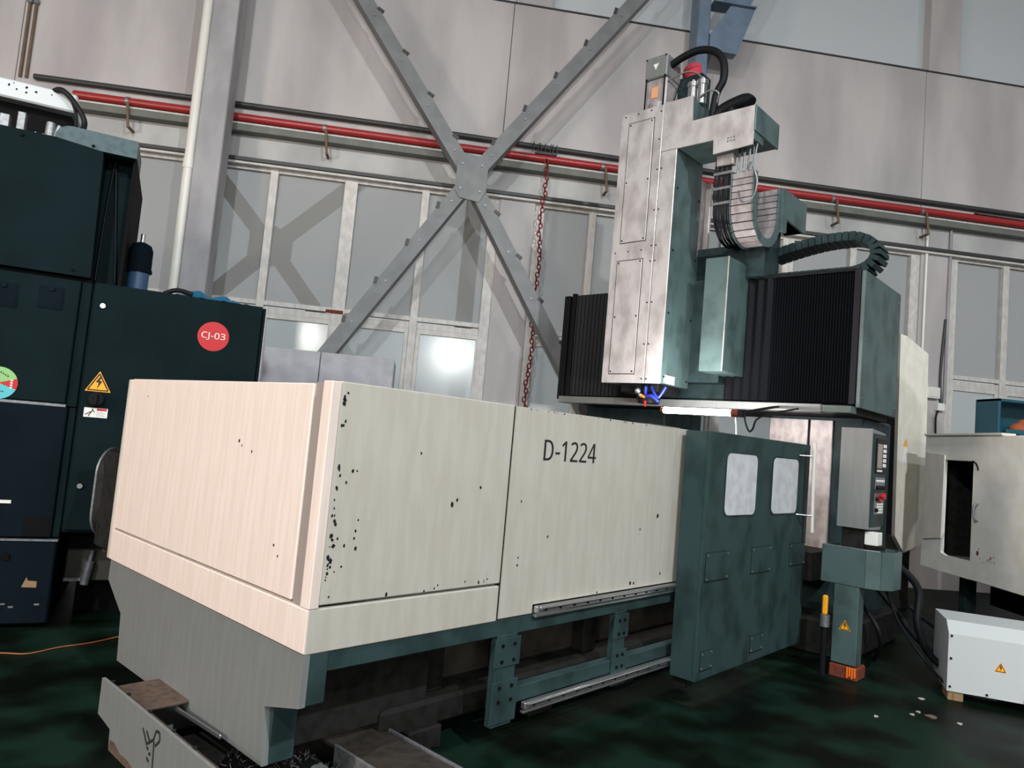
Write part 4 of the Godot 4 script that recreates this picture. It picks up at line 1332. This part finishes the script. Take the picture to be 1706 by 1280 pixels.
	m.box(-1.22, 3.48, -6.22, -1.17, 3.63, -6.15)
	part("gear_bracket", m, M.dull_steel)
	for x in [-1.14, -1.09, -1.045]:
		m = MB.new()
		m.cyl(Vector3(x, 3.56, -6.42), Vector3(x, 3.56, -6.37), 0.014, -1, 10)
		part("gear_fitting", m, M.dull_steel)
	m = MB.new()
	m.cyl(Vector3(-1.02, 3.50, -6.2), Vector3(-1.02, 3.61, -6.2), 0.035, 0.03, 12)
	part("gear_fitting", m, M.dull_steel)
	m = MB.new()
	m.cyl(Vector3(-0.99, 3.50, -6.2), Vector3(-0.965, 3.60, -6.2), 0.018, -1, 10)
	part("gear_fitting", m, M.dull_steel)
	m = MB.new()
	m.box(-0.96, 3.47, -6.16, -0.93, 3.53, -6.13)
	part("gear_fitting", m, M.dull_steel)
	var tb := bx("top_bar", [-3.2, 3.765, -7.0, -0.895, 3.905, -6.31], M.box_white, null, 0.012)
	chips("paint_chips", [[-1.33, 3.86, 0.008], [-1.28, 3.84, 0.010], [-1.22, 3.87, 0.012], [-1.22, 3.83, 0.008], [-1.16, 3.85, 0.01], [-1.30, 3.88, 0.006], [-1.06, 3.86, 0.006]], "z", -6.3098, tb)
	m = MB.new()
	m.tube([Vector3(-1.05, 3.90, -6.33), Vector3(-1.0, 3.90, -6.27), Vector3(-0.93, 3.85, -6.25), Vector3(-0.85, 3.75, -6.25), Vector3(-0.82, 3.68, -6.25), Vector3(-0.83, 3.60, -6.22), Vector3(-0.86, 3.54, -6.2)], 0.020, 8, 5)
	m.tube([Vector3(-0.92, 3.83, -6.28), Vector3(-0.88, 3.72, -6.26), Vector3(-0.87, 3.55, -6.22)], 0.012, 8, 4)
	part("cable_loop", m, M.black_rubber)

	# electrical cabinet
	thing("electrical_cabinet", "dark teal electrical cabinet with the red CJ-03 disc and warning triangle", "cabinet", LEFT_MACHINE, Vector3(0, 0.5, -6.3))
	bx("cabinet_body", [-0.60, 0.66, -6.75, 0.60, 2.455, Z - 0.03], M.teal_paint, null, 0.006)
	var d := bx("cabinet_door", [-0.585, 0.68, Z - 0.03, 0.575, 2.465, Z], M.teal_paint, null, 0.006)
	bx("door_edge", [0.580, 0.68, Z - 0.035, 0.60, 2.455, Z - 0.004], M.navy_paint, null, 0.002)
	m = MB.new()
	m.cyl(Vector3(0.238, 2.182, Z), Vector3(0.238, 2.182, Z + 0.002), 0.113, -1, 40)
	part("round_sticker", m, M.sign_red, d)
	letters("CJ-03", Vector3(0.238, 2.182, Z + 0.003), 0.060, 0.170, M.sign_white, d, 0.0)
	warning(Vector3(-0.485, 1.743, Z), 0.165, "z", d)
	m = MB.new()
	m.cyl(Vector3(-0.487, 1.622, Z), Vector3(-0.487, 1.622, Z + 0.035), 0.052, 0.048, 24)
	m.box(-0.50, 1.58, Z + 0.03, -0.474, 1.664, Z + 0.06, 0.006)
	part("main_switch", m, M.black_plastic, d)
	bx("safety_label", [-0.555, 1.49, Z, -0.405, 1.558, Z + 0.002], M.sign_white, d, 0.0)
	bx("label_header", [-0.475, 1.540, Z + 0.002, -0.412, 1.556, Z + 0.003], M.sign_red, d, 0.0)
	for i in 4:
		bx("label_line", [-0.475, 1.500 + i * 0.009, Z + 0.002, -0.42 - 0.01 * (i % 2), 1.503 + i * 0.009, Z + 0.0028], M.lavender_grey, d, 0.0)
	m = MB.new()
	m.beam(Vector3(-0.545, 1.508, Z + 0.003), Vector3(-0.502, 1.535, Z + 0.003), 0.006, 0.001)
	m.beam(Vector3(-0.525, 1.498, Z + 0.003), Vector3(-0.498, 1.548, Z + 0.003), 0.006, 0.001)
	m.beam(Vector3(-0.505, 1.552, Z + 0.003), Vector3(-0.488, 1.525, Z + 0.003), 0.005, 0.001)
	part("label_pictogram", m, M.ink, d)
	screw_head("lock", -0.523, 2.30, Z, 0.021, M.bright_steel, d)
	screw_head("lock", -0.518, 0.996, Z, 0.021, M.bright_steel, d)
	bx("lower_wall", [-0.60, 0.50, -6.7, 0.55, 0.66, -6.35], M.black_gap, null, 0.0)
	thing("coolant_box", "dull olive box low in the gap under the electrical cabinet", "box", LEFT_MACHINE, Vector3(-0.35, 0, -6.4))
	bx("case", [-0.57, 0.265, -6.8, -0.10, 0.50, -6.3], M.cast_beige, null, 0.01)
	bx("support", [-0.5, 0.0, -6.75, -0.15, 0.27, -6.5], M.black_gap, null, 0.0)
	bx("pale_lip", [-0.57, 0.265, -6.31, -0.46, 0.29, -6.292], M.dull_steel, null, 0.001)
	m = MB.new()
	m.cyl(Vector3(-0.43, 0.25, -6.26), Vector3(-0.41, 0.42, -6.26), 0.03, 0.035, 12)
	m.cyl(Vector3(-0.41, 0.42, -6.26), Vector3(-0.40, 0.50, -6.26), 0.018, -1, 10)
	part("filter_bowl", m, M.dull_steel)

	# things on top of the cabinet
	thing("blue_tarp", "crumpled blue tarp lying on top of the electrical cabinet", "tarp", LEFT_MACHINE, Vector3(0.17, 2.46, -6.2))
	m = MB.new()
	var nx := 18
	var nz := 8
	var hgt := func(i: int, k: int) -> Vector3:
		var u := float(i) / nx
		var w := float(k) / nz
		var y := 2.462 + 0.10 * sin(PI * u) * sin(PI * clampf(w * 1.1, 0, 1)) * (0.65 + 0.35 * sin(9.0 * u + 4.0 * w) * cos(7.0 * w - 3.0 * u)) + 0.012 * sin(23.0 * u + 11.0 * w)
		return Vector3(-0.12 + 0.60 * u, maxf(y, 2.458), -6.42 + 0.38 * w)
	for i in nx:
		for k in nz:
			var a: Vector3 = hgt.call(i, k)
			var b: Vector3 = hgt.call(i + 1, k)
			var e: Vector3 = hgt.call(i + 1, k + 1)
			var f: Vector3 = hgt.call(i, k + 1)
			var n1 := (e - a).cross(b - a).normalized()
			var n2 := (f - a).cross(e - a).normalized()
			m.tri(a, b, e, n1, n1, n1)
			m.tri(a, e, f, n2, n2, n2)
	part("sheet", m, M.blue_tarp)
	m = MB.new()
	m.tube([Vector3(-0.14, 2.47, -6.12), Vector3(-0.05, 2.51, -6.1), Vector3(0.06, 2.49, -6.09)], 0.018, 6, 3)
	part("dark_fold", m, M.black_plastic)
	thing("blue_cylinder", "upright blue cylinder with a dark dome and steel valve behind the electrical cabinet", "cylinder", LEFT_MACHINE, Vector3(-0.345, 2.455, -6.42))
	m = MB.new()
	m.cyl(Vector3(-0.345, 2.455, -6.42), Vector3(-0.345, 2.66, -6.42), 0.078, -1, 24)
	part("barrel", m, M.tank_blue)
	m = MB.new()
	m.lathe(Vector3(-0.345, 2.66, -6.42), [Vector2(0.088, 0.0), Vector2(0.086, 0.17), Vector2(0.07, 0.21), Vector2(0.03, 0.23), Vector2(0.0, 0.23)])
	m.cyl(Vector3(-0.345, 2.65, -6.42), Vector3(-0.345, 2.675, -6.42), 0.095, -1, 24)
	part("dome", m, M.navy_paint)
	m = MB.new()
	m.cyl(Vector3(-0.345, 2.88, -6.42), Vector3(-0.345, 2.96, -6.42), 0.017, -1, 10)
	part("valve", m, M.bright_steel)

	# pale cabinet behind the white enclosure
	thing("pale_cabinet", "pale grey cabinet by the windows, its top showing over the white enclosure", "cabinet", 0.0, Vector3(-1.0, 0, -8.0))
	bx("cabinet_body", [-1.745, 0, -8.85, -0.30, 2.36, -8.33], M.lavender_grey, null, 0.006)
	bx("cabinet_door", [-1.74, 0.1, -8.34, -1.128, 2.383, -8.30], M.lavender_grey, null, 0.005)
	bx("cabinet_door", [-1.118, 0.1, -8.34, -0.305, 2.383, -8.30], M.lavender_grey, null, 0.005)

# ------------------------------------------------------------------ machines on the right
func right_machine() -> void:
	# axes: x away from the viewer, z to the right; the visible face looks to -z
	var Z := 4.75
	thing("white_machine", "white machine tool with a dark doorway at the right edge of the photo", "machine", RIGHT_MACHINE, Vector3(7, 0, 5.4))
	var m := MB.new()
	m.box(5.2, 0.60, Z, 7.39, 2.05, Z + 0.04, 0.006)
	m.box(7.38, 1.787, Z, 8.25, 2.05, Z + 0.04, 0.006)
	m.box(7.88, 0.60, Z + 0.002, 8.25, 1.79, Z + 0.04, 0.006)
	m.prism([Vector2(7.38, 0.60), Vector2(8.25, 0.60), Vector2(8.25, 0.80), Vector2(7.90, 0.80), Vector2(7.80, 0.775), Vector2(7.38, 0.785)], "z", Z + 0.001, Z + 0.04)
	part("front_panel", m, M.cream_dirty)
	m = MB.new()
	m.box(5.2, 0.60, Z + 0.04, 5.24, 2.05, Z + 1.6)
	m.box(8.21, 0.60, Z + 0.04, 8.25, 2.05, Z + 1.6)
	m.box(5.2, 2.01, Z + 0.04, 8.25, 2.05, Z + 1.6)
	m.box(5.2, 0.60, Z + 0.04, 8.25, 0.64, Z + 1.6)
	m.box(5.2, 0.60, Z + 1.56, 8.25, 2.05, Z + 1.6)
	part("shell", m, M.cream_dirty)
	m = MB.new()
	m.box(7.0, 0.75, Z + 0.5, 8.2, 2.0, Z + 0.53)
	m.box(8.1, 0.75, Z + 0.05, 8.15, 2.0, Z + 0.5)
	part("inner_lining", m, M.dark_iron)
	bx("top_lip", [6.95, 2.05, Z - 0.02, 8.25, 2.075, Z + 0.12], M.cream_paint)
	m = MB.new()
	m.prism([Vector2(7.86, 0.95), Vector2(8.19, 0.90), Vector2(8.195, 1.865), Vector2(7.85, 1.84)], "z", Z - 0.02, Z - 0.004)
	var fl := part("folding_door", m, M.cream_paint)
	bx("hinge_line", [8.195, 0.90, Z - 0.012, 8.205, 1.865, Z + 0.002], M.dark_iron, fl, 0.0)
	m = MB.new()
	m.tube([Vector3(7.29, 1.36, Z), Vector3(7.29, 1.35, Z - 0.035), Vector3(7.29, 1.275, Z - 0.045), Vector3(7.285, 1.21, Z - 0.035), Vector3(7.285, 1.20, Z)], 0.010, 8, 4)
	part("handle", m, M.dull_steel)
	m = MB.new()
	m.tube([Vector3(7.39, 1.79, Z - 0.004), Vector3(7.33, 1.76, Z - 0.006), Vector3(7.30, 1.70, Z - 0.004)], 0.008, 6, 4)
	part("cable_stub", m, M.black_plastic)
	var spots := []
	for i in 16:
		spots.append([rng.randf_range(7.0, 7.28), rng.randf_range(0.8, 0.93), rng.randf_range(0.003, 0.008)])
	spots.append([7.27, 0.88, 0.02])
	m = MB.new()
	for s in spots:
		var pts := []
		for i in 6:
			pts.append(Vector2(s[0] + s[2] * cos(i * 1.047), s[1] + s[2] * 1.3 * sin(i * 1.047)))
		m.prism(pts, "z", Z - 0.0015, Z + 0.0005)
	stuff(part("rust_spots", m, M.rust))
	for x in [5.6, 6.6, 7.9]:
		bx("leg", [x, 0.0, Z + 0.3, x + 0.12, 0.61, Z + 0.42], M.dark_green_paint, null, 0.006)
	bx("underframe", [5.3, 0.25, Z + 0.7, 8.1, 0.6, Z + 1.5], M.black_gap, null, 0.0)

	thing("cream_guard", "tall cream guard panel with a sloping top between the bridge and the white machine", "guard", 0.0, Vector3(5.9, 0, -8.0))
	m = MB.new()
	m.prism([Vector2(5.690, 3.28), Vector2(5.77, 3.26), Vector2(6.066, 3.07), Vector2(6.115, 0.80), Vector2(5.86, 0.67), Vector2(5.735, 0.86)], "z", -8.2, -8.0)
	part("panel", m, M.cream_paint)
	m = MB.new()
	m.prism([Vector2(5.50, 3.25), Vector2(5.69, 3.27), Vector2(5.735, 0.86), Vector2(5.55, 0.9)], "z", -8.25, -8.06)
	part("dark_return", m, M.black_gap)
	bx("support_frame", [5.6, 0.0, -8.24, 6.0, 0.85, -8.08], M.dark_iron)
	m = MB.new()
	m.prism([Vector2(5.79, 1.93), Vector2(5.845, 1.93), Vector2(5.82, 2.02)], "z", -8.001, -7.997)
	part("warning_sticker", m, M.sign_yellow)
	bx("paper_label", [5.79, 1.72, -8.001, 5.845, 1.91, -7.997], M.sign_white, null, 0.0)

	thing("chip_chute", "dark teal open chute box on top of the white machine", "chute", 0.0, Vector3(6.9, 2.08, -7.4))
	m = MB.new()
	m.box(6.40, 2.10, -7.6, 6.43, 2.53, -7.28)
	m.box(6.40, 2.50, -7.6, 7.8, 2.53, -7.28)
	m.box(6.40, 2.10, -7.6, 7.8, 2.13, -7.28)
	m.box(6.40, 2.10, -7.62, 7.8, 2.53, -7.59)
	m.box(7.77, 2.10, -7.6, 7.8, 2.53, -7.28)
	part("box", m, M.tray_teal)
	m = MB.new()
	m.beam(Vector3(6.47, 2.17, -7.27), Vector3(7.7, 2.17, -7.27), 0.05, 0.06)
	part("front_lip", m, M.tray_teal)
	thing("orange_rag", "orange lump of cloth lying in the mouth of the teal chute", "cloth", 0.0, Vector3(6.78, 2.13, -7.4))
	m = MB.new()
	m.ball(Vector3(6.78, 2.21, -7.42), Vector3(0.11, 0.08, 0.09))
	m.ball(Vector3(6.86, 2.24, -7.44), Vector3(0.09, 0.10, 0.08))
	part("cloth", m, M.rag_orange)

	# white box on blocks
	var B := -6.218
	thing("white_floor_box", "low white sheet-metal box with a warning triangle at the lower right", "box", FLOOR_BOX, Vector3(1.9, 0.065, -6.5))
	m = MB.new()
	m.prism([Vector2(B, 0.067), Vector2(B, 0.475), Vector2(B - 0.10, 0.555), Vector2(-6.75, 0.555), Vector2(-6.75, 0.067)], "x", 1.181, 2.7)
	var body := part("case", m, M.box_white)
	warning(Vector3(1.508, 0.288, B), 0.075, "z", body)
	for q in [[1.20, 0.46], [1.20, 0.30], [1.20, 0.10], [1.43, 0.085], [1.66, 0.085], [1.9, 0.46], [1.9, 0.10]]:
		screw_head("screw", q[0], q[1], B, 0.008, M.black_gap, body)
	for a in [[1.19, "small wooden block under the left front corner of the white floor box"], [2.4, "small wooden block under the right end of the white floor box"]]:
		thing("wooden_block", a[1], "block", FLOOR_BOX, Vector3(a[0] + 0.05, 0, -6.3), "wooden blocks under the white floor box")
		bx("block", [a[0], 0.0, -6.42, a[0] + 0.1, 0.066, B - 0.012], M.wood, null, 0.004)

# ------------------------------------------------------------------ trough, swarf and litter on the floor
func floor_things() -> void:
	thing("chip_trough", "low grey-white chip trough on the floor in front of the enclosure", "trough", GANTRY, Vector3(1.9, 0, -3.0))
	var m := MB.new()
	m.prism([Vector2(-3.822, 0.277), Vector2(-3.820, 0.109), Vector2(-3.653, 0.090), Vector2(-3.641, 0.0), Vector2(-1.4, 0.0), Vector2(-1.4, 0.277)], "x", 1.385, 1.40)
	var front := part("front_wall", m, M.grey_paint)
	m = MB.new()
	m.prism([Vector2(1.40, 0.272), Vector2(1.475, 0.215), Vector2(1.475, 0.200), Vector2(1.40, 0.255)], "z", -3.82, -1.4)
	part("front_lip", m, M.rusty_plate)
	m = MB.new()
	m.prism([Vector2(1.40, 0.195), Vector2(1.40, 0.0), Vector2(2.15, 0.0), Vector2(2.15, 0.15)], "z", -3.64, -3.62)
	m.box(1.40, 0.10, -3.82, 2.1, 0.12, -3.64, 0.002)
	part("end_wall", m, M.grey_paint)
	bx("cover_plate", [1.46, 0.215, -3.81, 1.95, 0.23, -3.45], M.rusty_plate)
	bx("trough_bottom", [1.40, 0.01, -3.62, 2.34, 0.03, -1.4], M.dark_iron)
	bx("floor_plate", [2.05, 0.125, -3.1, 2.345, 0.145, -1.4], M.oily_plate)
	bx("plate_edge", [2.345, 0.0, -3.1, 2.36, 0.155, -1.4], M.dull_steel, null, 0.003)
	bx("plate_edge", [2.04, 0.03, -2.80, 2.055, 0.155, -1.4], M.dull_steel, null, 0.003)
	m = MB.new()
	m.beam(Vector3(1.598, 0.20, -3.46), Vector3(1.620, 0.20, -3.05), 0.008, 0.02, Vector3(0, 1, 0))
	part("inner_strip", m, M.bright_steel)
	# felt-pen scrawl on the front
	m = MB.new()
	for s in [[-3.29, 0.215, -3.235, 0.165], [-3.25, 0.215, -3.205, 0.185], [-3.235, 0.165, -3.17, 0.205], [-3.17, 0.205, -3.155, 0.245], [-3.155, 0.245, -3.12, 0.250], [-3.12, 0.250, -3.11, 0.22], [-3.11, 0.22, -3.15, 0.185], [-3.165, 0.20, -3.15, 0.085], [-3.23, 0.155, -3.21, 0.15], [-3.205, 0.135, -3.185, 0.14], [-3.22, 0.115, -3.195, 0.105]]:
		m.beam(Vector3(1.3845, s[1], s[0]), Vector3(1.3845, s[3], s[2]), 0.012, 0.0015, Vector3(-1, 0, 0), 0.0)
	part("pen_scrawl", m, M.ink, front)
	m = MB.new()
	for z in [-3.75, -3.55, -3.3, -3.05, -2.85]:
		m.cyl(Vector3(1.41, 0.27, z), Vector3(1.41, 0.279, z), 0.010, -1, 8)
	stuff(part("rivets", m, M.dark_iron, front))

	m = MB.new()
	m.prism([Vector2(-3.64, 0.003), Vector2(-3.63, 0.05), Vector2(-3.58, 0.055), Vector2(-3.50, 0.03), Vector2(-3.42, 0.035), Vector2(-3.30, 0.012), Vector2(-3.1, 0.003)], "x", 1.3838, 1.385)
	part("rust_stain", m, M.rusty_plate, front)

	# swarf
	thing("swarf_heap", "heap of dark curled metal swarf in the trough at the bottom of the photo", "swarf", GANTRY, Vector3(1.8, 0.03, -2.7)).set_meta("kind", "stuff")
	m = MB.new()
	m.ball(Vector3(1.80, 0.03, -2.72), Vector3(0.24, 0.085, 0.50), 8, 16)
	part("heap", m, M.black_gap)
	m = MB.new()
	for i in 320:
		var a := rng.randf() * TAU
		var r := sqrt(rng.randf())
		var p := Vector3(1.80 + 0.24 * r * cos(a), 0.03 + 0.088 * sqrt(1.0 - r * r * 0.98), -2.72 + 0.50 * r * sin(a))
		var d := Vector3(rng.randf() - 0.5, rng.randf() * 0.6, rng.randf() - 0.5).normalized() * rng.randf_range(0.012, 0.035)
		var s := Vector3(rng.randf() - 0.5, rng.randf() - 0.5, rng.randf() - 0.5).normalized() * 0.012
		m.tube([p, p + d * 0.5 + s, p + d], 0.0016, 4, 2)
	part("curls", m, M.swarf_steel).set_meta("kind", "stuff")
	thing("round_offcut", "small round grey disc lying in the swarf heap", "disc", GANTRY, Vector3(1.90, 0.12, -2.62))
	m = MB.new()
	m.cyl(Vector3(1.90, 0.105, -2.70), Vector3(1.90, 0.125, -2.70), 0.035, -1, 18)
	part("disc", m, M.dull_steel)

	# thin orange cable on the floor at the left
	thing("floor_cable", "thin orange cable lying across the green floor at the lower left", "cable", GANTRY, Vector3(1.65, 0, -5.3))
	m = MB.new()
	m.tube([Vector3(1.0, 0.006, -5.55), Vector3(1.326, 0.006, -5.347), Vector3(1.45, 0.006, -5.26), Vector3(1.643, 0.006, -5.306), Vector3(1.82, 0.006, -5.31), Vector3(2.007, 0.006, -5.365), Vector3(2.4, 0.006, -5.5)], 0.0045, 6, 6)
	part("cable", m, M.cable_orange)
	# litter
	var litter := [[5.674, -1.212, 0.035, "brown_plate", "brownish scrap of paper on the floor, the largest of the litter"], [5.60, -1.30, 0.016, "paper", "tiny pale paper scrap beside the brown scrap on the floor"], [5.70, -1.29, 0.014, "paper", "tiny pale paper scrap behind the brown scrap on the floor"], [6.05, -1.354, 0.022, "paper", "pale paper scrap on the dark floor near the white floor box"], [5.33, -1.45, 0.016, "paper", "pale paper scrap left of the litter on the green floor"], [5.70, -1.05, 0.018, "paper", "pale paper scrap in front of the white floor box"]]
	for a in litter:
		thing("paper_scrap", a[4], "scrap", GANTRY, Vector3(a[0], 0, a[1]), "litter on the green floor")
		var pts := []
		for i in 7:
			var r: float = a[2] * rng.randf_range(0.6, 1.3)
			pts.append(Vector2(a[0] + r * cos(TAU * i / 7.0), a[1] + r * sin(TAU * i / 7.0)))
		m = MB.new()
		m.prism(pts, "y", 0.001, 0.006)
		part("scrap", m, M[a[3]])
